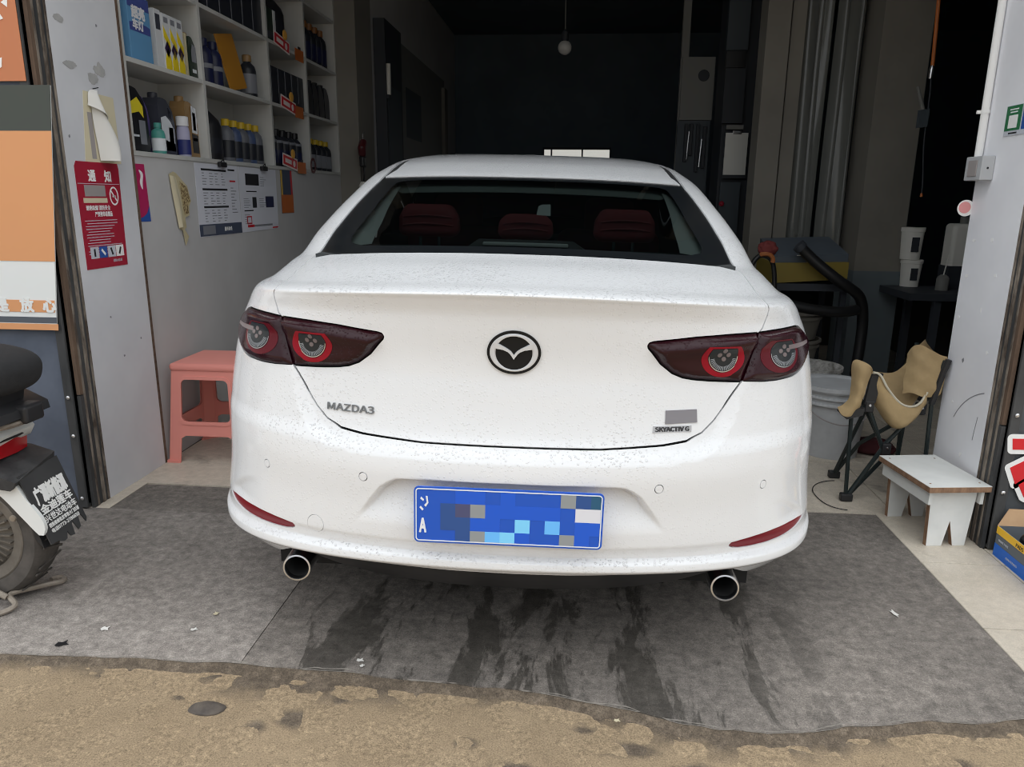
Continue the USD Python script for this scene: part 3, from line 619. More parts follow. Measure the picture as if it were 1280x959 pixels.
for sgn in (1, -1):
    doors = DOOR_R.union(DOOR_F).buffer(.002)
    rawmesh('rear_quarter_panel', *flat_panel(side_all.difference(doors).difference(FRONT.buffer(.002)), (sgn,)), 'white_paint', car)
    for d in (DOOR_R, DOOR_F):
        rawmesh('door', *flat_panel(side_all.intersection(d.buffer(-.002)), (sgn,)), 'white_paint', car)
    for w in (WIN_R, WIN_F): rawmesh('side_window', *flat_panel(w, (sgn,), off=-.003, thick=0), 'rear_glass', car)
    rawmesh('roof_moulding', *flat_panel(DITCH, (sgn,), off=-.007, thick=.004), 'black_plastic', car)
rawmesh('front_body', *flat_panel(side_all.union(whole.difference(side_all.buffer(.01))).intersection(FRONT).difference(WIND.buffer(.004)).difference(ARCH_F), (1, -1)), 'white_paint', car)
rawmesh('trunk_lid', *flat_panel(lid), 'white_paint', car)
bump = BUMPER.intersection(whole).difference(LAMP_OUT.union(LAMP_IN).buffer(.001)).difference(ARCH_R)
REFL = Polygon([(.562, .270), (.567, .2765), (.60, .281), (.65, .2855), (.72, .2895), (.80, .2905), (.86, .288), (.925, .281), (.905, .272), (.86, .2635), (.80, .2575), (.765, .255), (.70, .2525), (.63, .252), (.595, .253), (.572, .2575), (.562, .264)])
hook = round_ab(.4925, .2905, .0235)
sens = [round_ab(.353, .440, .0098), round_ab(.6587, .423, .0098)]
slot = lambda p, w: p.buffer(w / 2).difference(p.buffer(-w / 2))
cut_both = shapely.union_all([REFL.buffer(.0015)] + [p.buffer(.0018) for p in sens])
b_r = bump.difference(cut_both); b_l = bump.difference(cut_both).difference(hook.buffer(.0012))
def upper_edge_gap(p): return p.difference(LineString(SEAM + [(.5725, .692)]).buffer(GAP))
v1 = flat_panel(upper_edge_gap(b_r), (1,), thick=.012); v2 = flat_panel(upper_edge_gap(b_l), (-1,), thick=.012)
bumper = rawmesh('rear_bumper', np.vstack([v1[0], v2[0]]), np.vstack([v1[1], v2[1] + len(v1[0])]), np.vstack([v1[2], v2[2]]), 'white_paint', car)
for sgn in (1, -1):
    for p in sens: rawmesh('parking_sensor', *flat_panel(p, (sgn,), off=.0006, thick=.006), 'white_paint', bumper)
rawmesh('tow_hook_cover', *flat_panel(hook, (-1,), off=.0003, thick=.006), 'white_paint', bumper)
def pillow(poly, h, w): return lambda uv: h * ss(np.where(shapely.contains(poly, shapely.points(uv)), shapely.distance(poly.exterior, shapely.points(uv)), 0), 0, w)
for sgn in (1, -1):
    rawmesh('rear_reflector', *flat_panel(REFL, (sgn,), off=-.003, thick=.006), 'reflector_red', car, label='slim dark red reflector')
rawmesh('roof_panel', *flat_panel(ROOF.buffer(0)), 'white_paint', car)
rawmesh('rear_window', *flat_panel(GLASS, off=-.004, thick=0), 'rear_glass', car)
mirr = lambda p, x: p.union(affinity.scale(p, -1, 1, origin=(x, 0)))
FRIT_IN = Polygon([(-.1, 1.44), (.35, 1.442), (.52, 1.452), (.58, 1.475), (.60, 1.51), (.60, 1.60), (.60, 1.75), (.613, 1.92), (.62, 2.06), (.615, 2.115), (.57, 2.14), (.45, 2.15), (-.1, 2.155)])
rawmesh('window_border', *flat_panel(mirr(GLASS, 0).buffer(-.001).intersection(sbox(0, 0, 3, 9)).difference(FRIT_IN), off=-.0035, thick=0), 'gloss_black', car, label='black printed border of the rear window')
rawmesh('windscreen', *flat_panel(WIND, off=-.004, thick=0), 'rear_glass', car)

# inner shell behind the gaps, and what shows of the cabin
shell = whole.difference(shapely.union_all([mirr(GLASS, 0).buffer(-.012), mirr(WIND, LA).buffer(-.03), WIN_R.buffer(-.02), WIN_F.buffer(-.02), holes]))
rawmesh('inner_shell', *flat_panel(shell.intersection(sbox(0, .0, LA, RB[-1])), off=-.014, thick=0), 'seam_black', car)
rawmesh('headliner', *flat_panel([Polygon([(0, 2.235), (.70, 2.235), (.76, 2.28), (.76, 2.60), (LA - .9, 2.60), (LA - .9, RB[-1]), (0, RB[-1])])], off=-.035, thick=0), 'headliner', car)
for sgn in (1, -1):
    rawmesh('pillar_trim', *flat_panel(Polygon([(.50, 1.50), (.66, 1.48), (.69, 1.75), (.69, 2.0), (.66, 2.12), (.60, 2.13), (.56, 1.9), (.525, 1.7)]), (sgn,), off=-.022, thick=0), 'trim_grey', car, label='pale grey rear pillar trim')
rawmesh('rear_header', *flat_panel(Polygon([(0, 2.07), (.56, 2.06), (.62, 2.10), (.66, 2.20), (0, 2.21)]), off=-.03, thick=0), 'headliner', car)
shelf_pts = [(-.60, .72, 1.005), (.60, .72, 1.005), (.62, 1.22, 1.02), (-.62, 1.22, 1.02)]
obj('parcel_shelf', fix(extr(Polygon([(-.62, .60), (.62, .60), (.64, 1.12), (-.64, 1.12)]), .02).apply_transform(T(0, 0, 1.002))), 'cabin_dark', car)
bl = obj('brake_light_housing', hull([(-.22, .74, 1.02), (.22, .74, 1.02), (-.15, .79, 1.070), (.15, .79, 1.070), (-.15, .96, 1.06), (.15, .96, 1.06), (-.22, 1.0, 1.02), (.22, 1.0, 1.02)]), 'cabin_dark', car)
obj('brake_lens', rbox(-.135, .135, .765, .785, 1.050, 1.062, .004), 'trim_grey', bl)
def headrest(x, v, z, w, h, name='headrest'):
    c = trimesh.creation.icosphere(subdivisions=2, radius=.03).vertices
    pts = [c + [x + sx * (w / 2 - .03) * k, v + dv, z + dz] for sx in (-1, 1) for k, dz in ((1, .03), (.97, h * .55), (.80, h - .03)) for dv in (-.02, .03)]
    hr = obj(name, hull(np.vstack(pts)), 'leather_red', car, smooth=40)
    for k in (.35, .6): obj('stitched_pleat', tube(spline([(x + q * w * .40, v - .052 + .004 * abs(q), z + h * k + .008 * (1 - q * q)) for q in np.linspace(-1, 1, 9)], 16), .004, 6), 'leather_red', hr)
    for sx in (-.035, .035): obj('headrest_post', tube([(x + sx, v, z - .05), (x + sx, v, z + .05)], .006, 8), 'silver', hr)
    return hr
HR_PLACE = [(-.372, 1.21, 1.050, .225, .118), (-.012, 1.21, 1.050, .205, .092), (.352, 1.21, 1.050, .225, .118)]
for h in HR_PLACE: headrest(*h)
obj('rear_seat_back', rbox(-.66, .66, 1.16, 1.28, .55, .985, .05), 'leather_red', car)
obj('rear_seat_cushion', rbox(-.66, .66, 1.2, 1.75, .40, .58, .05), 'leather_red', car)
for sx in (-.37, .37):
    fs = obj('front_seat', rbox(sx - .25, sx + .25, 2.05, 2.2, .45, 1.06, .06), 'leather_red', car)
    obj('seat_cushion', rbox(sx - .25, sx + .25, 2.1, 2.6, .38, .55, .06), 'leather_red', fs)
    obj('seat_headrest', rbox(sx - .12, sx + .12, 2.1, 2.2, 1.03, 1.21, .045), 'leather_red', fs)
obj('dashboard', rbox(-.70, .70, 2.85, 3.35, .5, .98, .05), 'cabin_dark', car)
obj('cabin_floor', bx(-.7, .7, .7, 3.3, .22, .25), 'cabin_dark', car)
rawmesh('window_sticker', *flat_panel(Polygon([(.016, 1.735), (.050, 1.730), (.048, 1.855), (.026, 1.852), (.018, 1.83)]), (1,), off=-.012, thick=0), 'trim_grey', car, label='small pale square sticker inside the rear window')

# tail lamps: the lens swells to a ridge just under its upper edge, so that a narrow ledge faces the sky
def ridge(poly):
    def f(uv):
        d = np.where(shapely.contains(poly, shapely.points(uv)), shapely.distance(poly.exterior, shapely.points(uv)), 0)
        t = np.interp(uv[:, 0], [.318, .641, .77, .90, 1.0], [.788, .8145, .8225, .815, .765]) - uv[:, 1]
        return np.minimum(.010 * ss(d, 0, .012) + .012 * (1 - ss(uv[:, 0], .78, .92)) * ss(t, .002, .016) * (1 - .75 * ss(t, .018, .05)) * ss(d, 0, .014), .022)
    return f
DISC_IN, RING_IN = disc_ab(.514, .755, .0435, .0385).intersection(sbox(0, 0, 2, .777)), disc_ab(.514, .751, .0625, .0475).intersection(sbox(0, 0, 2, .783))
DISC_OUT, RING_OUT = disc_ab(.726, .755, .060, .040).intersection(sbox(0, 0, 2, .786)), disc_ab(.714, .751, .0865, .0485).intersection(sbox(0, 0, 2, .791))
for sgn in (1, -1):
    for outl, disc, ring, nm in ((LAMP_IN, DISC_IN, RING_IN, 'inner_tail_lamp'), (LAMP_OUT, DISC_OUT, RING_OUT, 'outer_tail_lamp')):
        hgt = ridge(outl)
        tl = rawmesh(nm, *flat_panel(outl.buffer(-.001), (sgn,), off=-.004, thick=.012, lift=hgt), 'lamp_red', car, label='dark red glossy tail lamp lens')
        lf = lambda d: (lambda uv, hg=hgt: hg(uv) + d)
        rawmesh('lamp_ring', *flat_panel(ring.difference(disc.buffer(.0015)), (sgn,), off=-.004, thick=.002, lift=lf(.0008)), 'lamp_ring' if nm[0] == 'i' else 'lamp_ring_dim', tl, label='bright red light ring')
        if nm[0] == 'o':
            bar = Polygon([(.75, .7625), (.75, .7745), (.80, .7755), (.915, .775), (.915, .766), (.80, .7625)])
            rawmesh('light_bar', *flat_panel(bar.intersection(outl), (sgn,), off=-.004, thick=.002, lift=lf(.0018)), 'lamp_led', tl)
        rawmesh('lamp_disc', *flat_panel(disc, (sgn,), off=-.004, thick=.002, lift=lf(.0011)), 'lamp_clear', tl)
        cx, cy = disc.centroid.coords[0]; sx_, sy_ = (.0435, .0385) if nm[0] == 'i' else (.060, .040); cy = .755
        low = disc.difference(disc.buffer(-.0022)).intersection(sbox(0, 0, 2, .756))
        rawmesh('silver_rim', *flat_panel(low, (sgn,), off=-.004, thick=.002, lift=lf(.0018)), 'silver', tl)
        for q in range(4):
            t = q * math.pi / 2
            rawmesh('light_diode', *flat_panel(disc_ab(cx + .30 * sx_ * math.cos(t), cy + .006 + .28 * sy_ * math.sin(t), .15 * sx_, .15 * sy_, 16), (sgn,), off=-.004, thick=.002, lift=lf(.0022)), 'lamp_led', tl)
        ribs = [affinity.rotate(sbox(-.008, .60, .008, .88), 0) for _ in range(1)]
        rb = []
        for t in np.linspace(100, 260, 27):
            r_ = affinity.rotate(sbox(-.018, .62, .018, .90), t, origin=(0, 0)); rb.append(affinity.translate(affinity.scale(r_, sx_, sy_, origin=(0, 0)), cx, cy))
        rawmesh('lens_ribs', *flat_panel(rb, (sgn,), off=-.004, thick=0, lift=lf(.0019)), 'lamp_rib', tl)

# emblem, lettering, number plate
U = .0555
oval = affinity.scale(Point(0, 0).buffer(1, quad_segs=24), U, U * .83)
inn = affinity.translate(affinity.scale(Point(0, 0).buffer(1, quad_segs=24), U * .765, U * .735), 0, -.001)
wing = lambda s: Polygon([(s * x * U, y * U) for x, y in [(0, -.30), (.05, -.22), (.14, -.08), (.25, .03), (.45, .12), (.76, .17), (.80, .46), (.55, .33), (.30, .19), (.12, .06), (.05, -.03), (0, -.10)]]).buffer(0)
em = obj('emblem', wrap(extr(affinity.scale(oval, 1.12, 1.14), .004), 0, .7565, fine=.012), 'gloss_black', car, label='round chrome winged emblem on black')
obj('emblem_ring', wrap(extr(oval.difference(inn), .0055), 0, .7565, fine=.012), 'emblem_silver', em)
obj('emblem_ring_crest', wrap(extr(affinity.scale(oval, .955, .955).difference(affinity.scale(inn, 1.045, 1.02)), .0078), 0, .7565, fine=.012), 'emblem_silver', em)
obj('emblem_wings', wrap(cat(extr(wing(1), .0085), extr(wing(-1), .0085)), 0, .7565, fine=.012), 'emblem_silver', em)
tm = glyphs('MAZDA3', .0225, .003, bold=1); tm.apply_scale([.128 / tm.extents[0], 1, 1]); tm.apply_translation([-tm.bounds[0][0], 0, 0])
lt = obj('lettering', wrap(tm, -.4655, .5915, 1), 'badge_metal', car, label='raised chrome model name lettering')
sk = obj('engine_badge', wrap(extr(sbox(0, -.002, .099, .0135), .002), .336, .5745), 'silver', car, label='thin silver engine badge')
t2 = glyphs('SKYACTIV G', .0135, .001, bold=3); t2.apply_scale([.088 / t2.extents[0], 1, 1]); t2.apply_translation([-t2.bounds[0][0] + .005, .0008, 0])
obj('badge_lettering', wrap(t2, .336, .5745, off=.002), 'dark_letter', sk)
obj('dealer_badge', wrap(extr(Polygon([(0, 0), (.083, .002), (.081, .034), (0, .0325)]), .0025), .367, .5925), 'badge_grey', car, label='plain grey rectangular badge')

PZ, PV, PT = .478, -.012, 0
def plate(poly, d0, d1):
    m = extr(poly, d1 - d0); m.apply_translation([0, 0, d0]); m.apply_transform(RX(90)); m.apply_transform(T(0, PV, PZ)); return m
pl_out = sbox(-.22, -.07, .22, .07).buffer(-.012).buffer(.012)
pl = obj('number_plate', plate(pl_out, 0, .004), 'plate_blue', car, label='blue number plate with blurred characters')
rim = pl_out.buffer(-.004).difference(pl_out.buffer(-.0065))
obj('plate_border', plate(rim, .004, .0048), 'plate_white', pl)
for c, nm, cells in (((30, 90, 205), 'pb0', [(1, 0), (2, 0), (4, 0), (3, 1), (4, 1), (5, 1), (6, 1), (7, 1), (2, 2), (3, 2), (9, 2), (10, 2), (5, 3), (9, 3)]), ((45, 80, 140), 'pb1', [(0, 2), (1, 2), (0, 1), (1, 3), (9, 0)]), ((75, 78, 112), 'pb2', [(1, 1)]),
                     ((145, 150, 152), 'pb3', [(2, 1), (2, 3), (8, 0), (8, 3)]), ((130, 212, 255), 'pb4', [(5, 2), (4, 3)]), ((108, 190, 255), 'pb5', [(7, 2), (3, 3)]), ((222, 223, 230), 'pb6', [(9, 1), (10, 1)]), ((40, 88, 118), 'pb7', [(10, 0)])):
    plain(nm, lin(*c), .4)
    x0, dx, dz = -.158, .0348, .0335
    for i, j in cells: obj('blurred_print', plate(sbox(x0 + i * dx, .064 - (j + 1) * dz, x0 + (i + 1) * dx, .064 - j * dz).intersection(pl_out.buffer(-.007)), .004, .0045), nm, pl, smooth=False)
pch = glyphs('A', .045, .0008, 3); pch.apply_scale([.55, 1, 1])
pm = pch.copy(); pm.apply_transform(RX(90)); pm.apply_transform(T(-.207, PV - .004, PZ - .043))
hs = cat(*[plate(Polygon(q), .004, .0048) for q in ([(-.205, .040), (-.198, .034), (-.196, .038), (-.203, .045)], [(-.207, .018), (-.200, .010), (-.197, .014), (-.204, .022)], [(-.192, .047), (-.188, .047), (-.186, .030), (-.192, .020), (-.196, .024), (-.190, .031)])])
obj('plate_character', cat(pm, hs), 'plate_white', pl)

# under the bumper: black valance, exhaust tips, wheels
rawmesh('rear_valance', *flat_panel(Polygon([(0, .045), (.20, .05), (.36, .075), (.46, .115), (.54, .165), (.60, .175), (.605, .192), (.56, .206), (.375, .207), (.27, .203), (0, .196)]), off=-.012, thick=.02), 'black_plastic', car, label='black lower valance under the bumper')
ud = obj('underbody', cat(bx(-.66, .66, .30, 4.35, .17, .22), bx(-.42, .42, .24, .5, .19, .3)), 'seam_black', car)
for sgn in (1, -1):
    prof = [(.029, .16), (.029, .0), (.0315, -.004), (.0355, -.003), (.037, .004), (.037, .16)]
    ex = lathe(prof, 40); ex.apply_transform(RX(-90)); ex.apply_transform(RX(-4)); ex.apply_transform(RZ(-sgn * 4))
    e = obj('exhaust_tip', place(ex, T(sgn * .553, .125, .249)), 'chrome', car, smooth=40)
    inn_ = lathe([(.0289, .16), (.0289, .012)], 32); inn_.apply_transform(RX(-90)); inn_.apply_transform(RX(-4)); inn_.apply_transform(RZ(-sgn * 4))
    obj('sooty_bore', place(cat(inn_, place(lathe([(0, 0), (.029, 0)], 32), RX(-90), T(0, .15, -.01))), T(sgn * .553, .125, .249)), 'seam_black', e)
    obj('exhaust_pipe', tube([(sgn * .555, .26, .247), (sgn * .56, .5, .25), (sgn * .5, .9, .25)], .028, 12), 'black_plastic', e)
    for v in (.985, 3.71):
        ty = lathe([(.20, -.095), (.26, -.105), (.305, -.10), (.323, -.085), (.327, -.05), (.327, .05), (.323, .085), (.305, .10), (.26, .105), (.20, .095)], 48)
        w = obj('wheel', place(ty, RY(90), T(sgn * .79, v, .329 + sgn * .79 * .018)), 'tyre_rubber', car, smooth=40)
        rimm = lathe([(.205, -.085), (.21, .085), (.19, .09), (.185, -.07)], 48)
        sp = cat(*[place(rbox(-.022, .022, .03, .195, .055, .075, .006), RZ(36 * k * 2)) for k in range(5)], lathe([(0, .04), (.055, .05), (.055, .08), (0, .085)], 24))
        obj('wheel_rim', place(cat(rimm, sp), RY(90 * sgn), T(sgn * .79, v, .329 + sgn * .79 * .018)), 'silver', w)
# ------------------------------------------------------------------ things in front of and around the opening
plain('pink_plastic', lin(232, 148, 136), .45)
plain('stool_white', lin(214, 216, 213), .45)
mottled('stool_board', lin(206, 208, 205), lin(222, 223, 220), 5, rough=(.4, .6), bump=.05)
mottled('raw_wood', lin(112, 84, 64), lin(148, 116, 90), 18, rough=(.7, .85), bump=.2, stretch=(4, 4, 1))
mottled('khaki_canvas', lin(150, 128, 92), lin(172, 148, 108), 7, rough=(.75, .9), bump=.3, bscale=240, dist=.002)
plain('canvas_edge', lin(196, 190, 172), .8)
plain('green_steel', lin(34, 42, 42), .35, metal=.3)
mottled('bucket_white', lin(168, 170, 172), lin(188, 190, 192), 6, rough=(.4, .6), bump=.1)
mottled('bucket_dirty', lin(120, 118, 112), lin(190, 188, 184), 30, rough=(.5, .8), bump=.4)
plain('box_blue', lin(24, 96, 190), .5)
plain('box_grey', lin(92, 98, 104), .5)
plain('box_yellow', lin(238, 188, 48), .5)
mottled('cardboard', lin(176, 142, 108), lin(192, 158, 122), 9, rough=(.8, .9), bump=.1)
plain('print_white', lin(232, 232, 230), .6)
plain('print_pale', lin(188, 192, 200), .7)
plain('print_black', lin(24, 24, 28), .6)
plain('paper_white', lin(222, 220, 214), .8)
plain('paper_cream', lin(206, 196, 166), .85)
mottled('paper_old', lin(178, 166, 130), lin(196, 184, 150), 20, rough=(.8, .9))
plain('notice_red', lin(152, 22, 46), .5)
plain('notice_pink', lin(168, 30, 84), .5)
plain('sign_orange', lin(214, 152, 104), .7)
plain('sign_orange_deep', lin(190, 120, 82), .7)
plain('sign_green_grey', lin(66, 71, 66), .7)
plain('sign_slate', lin(82, 87, 94), .7)
plain('sign_white', lin(224, 226, 224), .7)
plain('letter_red', lin(206, 30, 38), .5)
plain('qr_green', lin(38, 104, 66), .5)
plain('qr_blue', lin(38, 78, 150), .5)
plain('grey_patch', lin(150, 144, 142), .6)

# pink plastic stool by the wall: four splayed legs, side panels with a rounded opening
st = thing('plastic_stool', 'salmon pink moulded plastic stool against the white wall beside the car', 'stool', (-1.655, 3.27, 0))
HB, HT, HZ = .185, .150, .462
def stool_side(k):
    """one leaning side: outline with legs and opening, in (across, height)"""
    w0, w1 = HB, HT
    outer = Polygon([(-w0, 0), (-w0 + .052, 0), (-w0 + .062, .115), (-w0 + .085, .128), (w0 - .085, .128), (w0 - .062, .115), (w0 - .052, 0), (w0, 0), (w1, .44), (-w1, .44)])
    hole = Polygon([(-.112, .20), (.112, .20), (.105, .385), (-.105, .385)]).buffer(-.02).buffer(.02).buffer(.004)
    m = extr(outer.difference(hole), .006)
    m.apply_translation([0, 0, -.003]); m.apply_transform(RX(90))
    v = m.vertices; v[:, 1] -= HB - (HB - HT) * v[:, 2] / .46; m.vertices = v
    lip = hole.buffer(.016).difference(hole); l2 = extr(lip, .010); l2.apply_transform(RX(90)); v = l2.vertices; v[:, 1] -= HB + .0 - (HB - HT) * v[:, 2] / .46 - .004; l2.vertices = v
    return fix(place(m, RZ(90 * k))), fix(place(l2, RZ(90 * k)))
for k in range(4):
    a, b = stool_side(k)
    sp_ = obj('side_panel', a, 'pink_plastic', st, smooth=False); obj('opening_rim', b, 'pink_plastic', sp_)
    leg = hull([(x * s_, y * s_, z) for z, s_ in ((0, HB), (.44, HT)) for x, y in ((-1.012, -1.012), (-1.012, -.74), (-.74, -1.012), (-.97, -.97))])
    obj('leg', place(leg, RZ(90 * k)), 'pink_plastic', st, smooth=False)
    foot = hull([(x * HB, y * HB, z) for z in (0, .012) for x, y in ((-1.05, -1.05), (-1.05, -.70), (-.70, -1.05))]); obj('foot', place(foot, RZ(90 * k)), 'pink_plastic', st, smooth=False)
obj('seat', rbox(-HT - .012, HT + .012, -HT - .012, HT + .012, .425, HZ, .016), 'pink_plastic', st, smooth=40)

# small white board stool on the tile strip
ws = thing('step_stool', 'low white board stool with sawn notch legs on the pale tiles by the shutter rail', 'stool', (1.338, 2.70, 0), 8.0)
obj('seat', bx(-.112, .112, -.165, .165, .216, .2185), 'raw_wood', ws, smooth=False)
tp = rbox(-.1125, .1125, -.1655, .1655, .2185, .236, .001, 1)
obj('seat_top', bx(-.1122, .1122, -.1652, .1652, .2352, .2375), 'stool_board', ws, smooth=False)
obj('seat_core', tp, 'raw_wood', ws, smooth=False, label='raw wood edge of the seat board')
lp = Polygon([(-.075, 0), (-.018, 0), (.0, .095), (.022, 0), (.068, 0), (.085, .214), (-.085, .214)])
for y in (-.135, .118):
    m = extr(lp, .018); m.apply_transform(RX(90)); m.apply_transform(T(0, y + .018, 0)); b = obj('leg', m, 'raw_wood', ws, smooth=False)
    m = extr(lp.buffer(-.0006), .0012); m.apply_transform(RX(90)); m.apply_transform(T(0, y - .0, 0)); obj('leg_face', m, 'stool_board', b, smooth=False)
for s in (-1, 1):
    obj('apron', bx(s * .088, s * .100, -.150, .150, .165, .214), 'stool_board', ws, smooth=False)
for x, y in ((-.09, -.13), (.09, -.13), (-.09, .13), (.085, .125)): obj('nail_mark', place(lathe([(0, 0), (.004, 0), (.0035, .0006), (0, .0008)], 10), T(x, y, .2375)), 'raw_wood', ws)

# folding camp chair
cc = thing('camp_chair', 'folding camp chair with sagging khaki canvas on dark steel legs behind the white stool', 'chair', (0, 0, 0))
def P(*p): return np.array(p, float)
FL, FL2, BR, BR2 = P(1.137, 2.955, .012), P(1.175, 3.22, .012), P(1.445, 2.975, .02), P(1.452, 3.25, .02)
HUBN, HUBF = P(1.185, 2.965, .405), P(1.235, 3.22, .395)
BKN, BKF = P(1.425, 2.965, .42), P(1.44, 3.24, .43)
rods = [(FL, P(1.120, 2.955, .375)), (P(1.115, 2.955, .37), HUBN), (FL2, HUBN + [.005, .02, 0]), (FL, P(1.285, 2.99, .245), P(1.395, 2.99, .39)), (FL, P(1.33, 3.10, .14), BR2 + [0, 0, .03]), (HUBN, P(1.28, 2.99, .20), BR),
        (FL2, P(1.22, 3.10, .20), P(1.30, 2.98, .33)), (BR, BKN), (BR2, BKF), (BKN, P(1.448, 2.96, .60)), (BKF, P(1.452, 3.22, .62)), (P(1.36, 3.05, .10), P(1.365, 3.04, .36)), (HUBF, BR2)]
for r in rods: obj('steel_tube', tube(np.array(r), .0085, 8), 'green_steel', cc)
for c in (FL, FL2): obj('foot_cap', rbox(c[0] - .022, c[0] + .026, c[1] - .016, c[1] + .016, .0, .032, .006, 1), 'black_plastic', cc)
for c in (HUBN, HUBF, P(1.395, 2.985, .395), P(1.282, 2.985, .222)):
    h_ = obj('hinge_block', rbox(c[0] - .018, c[0] + .018, c[1] - .016, c[1] + .016, c[2] - .024, c[2] + .024, .006, 1), 'black_plastic', cc)
    obj('rivet', place(lathe([(0, -.002), (.006, -.002), (.005, .003), (0, .004)], 10), RX(90), T(c[0], c[1] - .016, c[2] + .006)), 'silver', h_)
obj('arm_strap', hull([(x, y, z) for x, y, z in [(1.178, 2.952, .535), (1.222, 2.952, .54), (1.165, 2.952, .415), (1.205, 2.952, .42), (1.178, 2.97, .535), (1.222, 2.97, .54), (1.165, 2.97, .415), (1.205, 2.97, .42)]]), 'black_plastic', cc)
def cloth(rows, n=26, seed=1, amp=.008, thick=.003):
    """sheet through a grid of points, creased a little"""
    from scipy.interpolate import RectBivariateSpline
    g = np.array(rows, float); u, w = np.linspace(0, 1, g.shape[0]), np.linspace(0, 1, g.shape[1])
    uu = np.linspace(0, 1, n)
    pts = np.stack([RectBivariateSpline(u, w, g[..., k], kx=min(3, len(u) - 1), ky=min(3, len(w) - 1))(uu, uu) for k in range(3)], -1)
    pts += ((meshkit.fbm(pts * 14, 3, seed) - .5) * 2 * amp)[..., None] * np.array([.5, -.9, .3])
    pts += (np.sin(pts[..., 0] * 60 + pts[..., 2] * 90 + seed) * amp * .28)[..., None] * np.array([0, -1, .3])
    i, j = np.meshgrid(np.arange(n - 1), np.arange(n - 1), indexing='ij'); a = (i * n + j).ravel()
    f = np.vstack([np.stack([a, a + n, a + n + 1], 1), np.stack([a, a + n + 1, a + 1], 1)])
    return trimesh.Trimesh(pts.reshape(-1, 3), f, process=False), pts
m, pts = cloth([[P(1.135, 2.93, .590), P(1.09, 2.935, .585), P(1.098, 2.94, .52), P(1.095, 2.935, .45), P(1.052, 2.93, .405)],
                [P(1.155, 2.905, .575), P(1.12, 2.895, .57), P(1.12, 2.895, .50), P(1.11, 2.895, .43), P(1.075, 2.90, .375)],
                [P(1.168, 2.93, .545), P(1.165, 2.93, .53), P(1.155, 2.93, .48), P(1.14, 2.93, .42), P(1.13, 2.925, .385)]], 30, 3, .007)
obj('armrest_cover', m, 'khaki_canvas', cc, smooth=True)
obj('arm_underside', hull([(x, y, z) for y in (2.905, 2.96) for x, z in ((1.062, .385), (1.085, .362), (1.145, .380), (1.15, .41), (1.09, .40))]), 'black_plastic', cc)
m, pts = cloth([[P(1.205, 2.95, .535), P(1.255, 2.945, .465), P(1.315, 2.94, .415), P(1.375, 2.945, .43), P(1.39, 2.96, .52)],
                [P(1.20, 2.96, .47), P(1.245, 2.935, .40), P(1.30, 2.925, .345), P(1.36, 2.935, .37), P(1.40, 2.955, .44)],
                [P(1.205, 2.99, .42), P(1.245, 2.97, .36), P(1.295, 2.96, .315), P(1.345, 2.965, .34), P(1.40, 2.98, .40)]], 30, 5, .006)
obj('seat_side', m, 'khaki_canvas', cc, smooth=True)
obj('edge_binding', tube(spline([P(1.18, 2.945, .545), P(1.205, 2.948, .538), P(1.23, 2.942, .50), P(1.255, 2.943, .467), P(1.315, 2.938, .417), P(1.355, 2.940, .418), P(1.372, 2.943, .430), P(1.385, 2.95, .445), P(1.40, 2.958, .47)], 50), .0045, 6), 'canvas_edge', cc)
m, pts = cloth([[P(1.225, 3.20, .50), P(1.29, 3.16, .50), P(1.345, 3.14, .51), P(1.40, 3.16, .56), P(1.425, 3.10, .655)],
                [P(1.235, 3.12, .46), P(1.29, 3.10, .44), P(1.345, 3.08, .44), P(1.41, 3.08, .52), P(1.40, 3.02, .655)],
                [P(1.25, 3.02, .42), P(1.30, 3.0, .385), P(1.35, 2.99, .39), P(1.40, 2.99, .47), P(1.44, 2.97, .60)]], 30, 8, .010)
obj('back_canvas', m, 'khaki_canvas', cc, smooth=True)
m, pts = cloth([[P(1.345, 3.06, .60), P(1.362, 3.0, .652), P(1.40, 2.98, .635), P(1.452, 2.955, .615)],
                [P(1.33, 3.02, .52), P(1.36, 2.975, .55), P(1.395, 2.96, .545), P(1.455, 2.95, .56)],
                [P(1.32, 3.0, .45), P(1.355, 2.965, .46), P(1.385, 2.955, .45), P(1.448, 2.955, .46)]], 26, 11, .010)
obj('back_fold', m, 'khaki_canvas', cc, smooth=True)
obj('back_post', tube([BKN, P(1.443, 2.95, .55), P(1.455, 2.945, .605)], .012, 8), 'black_plastic', cc)

# buckets
def bucket(x, y, m, label, r0=.130, r1=.155, h=.345, lidded=True, s=1.0, handle=True, group=None):
    b = thing('bucket', label, 'bucket', (x, y, 0), 0, group)
    prof = [(0, 0), (r0, 0), (r0 + (r1 - r0) * .78, h * .76), (r1 + .006, h * .76), (r1 + .006, h * .79), (r1 - .002, h * .795), (r1 + .002, h * .85), (r1 + .009, h * .855), (r1 + .009, h * .88), (r1, h * .885), (r1 + .003, h * .94), (r1 + .012, h * .945), (r1 + .012, h), (r1 + .004, h), (r1 - .006, h - .012), (r0 - .01, .02), (0, .02)]
    obj('body', lathe(prof, 40), m, b, smooth=35)
    if lidded: obj('lid', lathe([(0, h - .006), (r1 - .012, h - .006), (r1 - .004, h + .004), (r1 + .012, h + .004), (r1 + .014, h - .012), (r1 + .016, h - .012), (r1 + .016, h + .008), (r1 - .008, h + .008), (r1 - .016, h - .002), (0, h - .002)], 40), m, b, smooth=35)
    if handle: obj('bail_handle', tube(spline([(-(r1 + .012) * math.cos(t), -(r1 + .012) * math.sin(t) - .004, h * .87 - .115 * math.sin(t)) for t in np.linspace(0, math.pi, 15)], 40), .0032, 6), 'grey_patch', b)
    return b
bucket(1.268, 3.585, 'bucket_white', 'white lidded plastic bucket with a wire handle, nearest the car', handle=True)
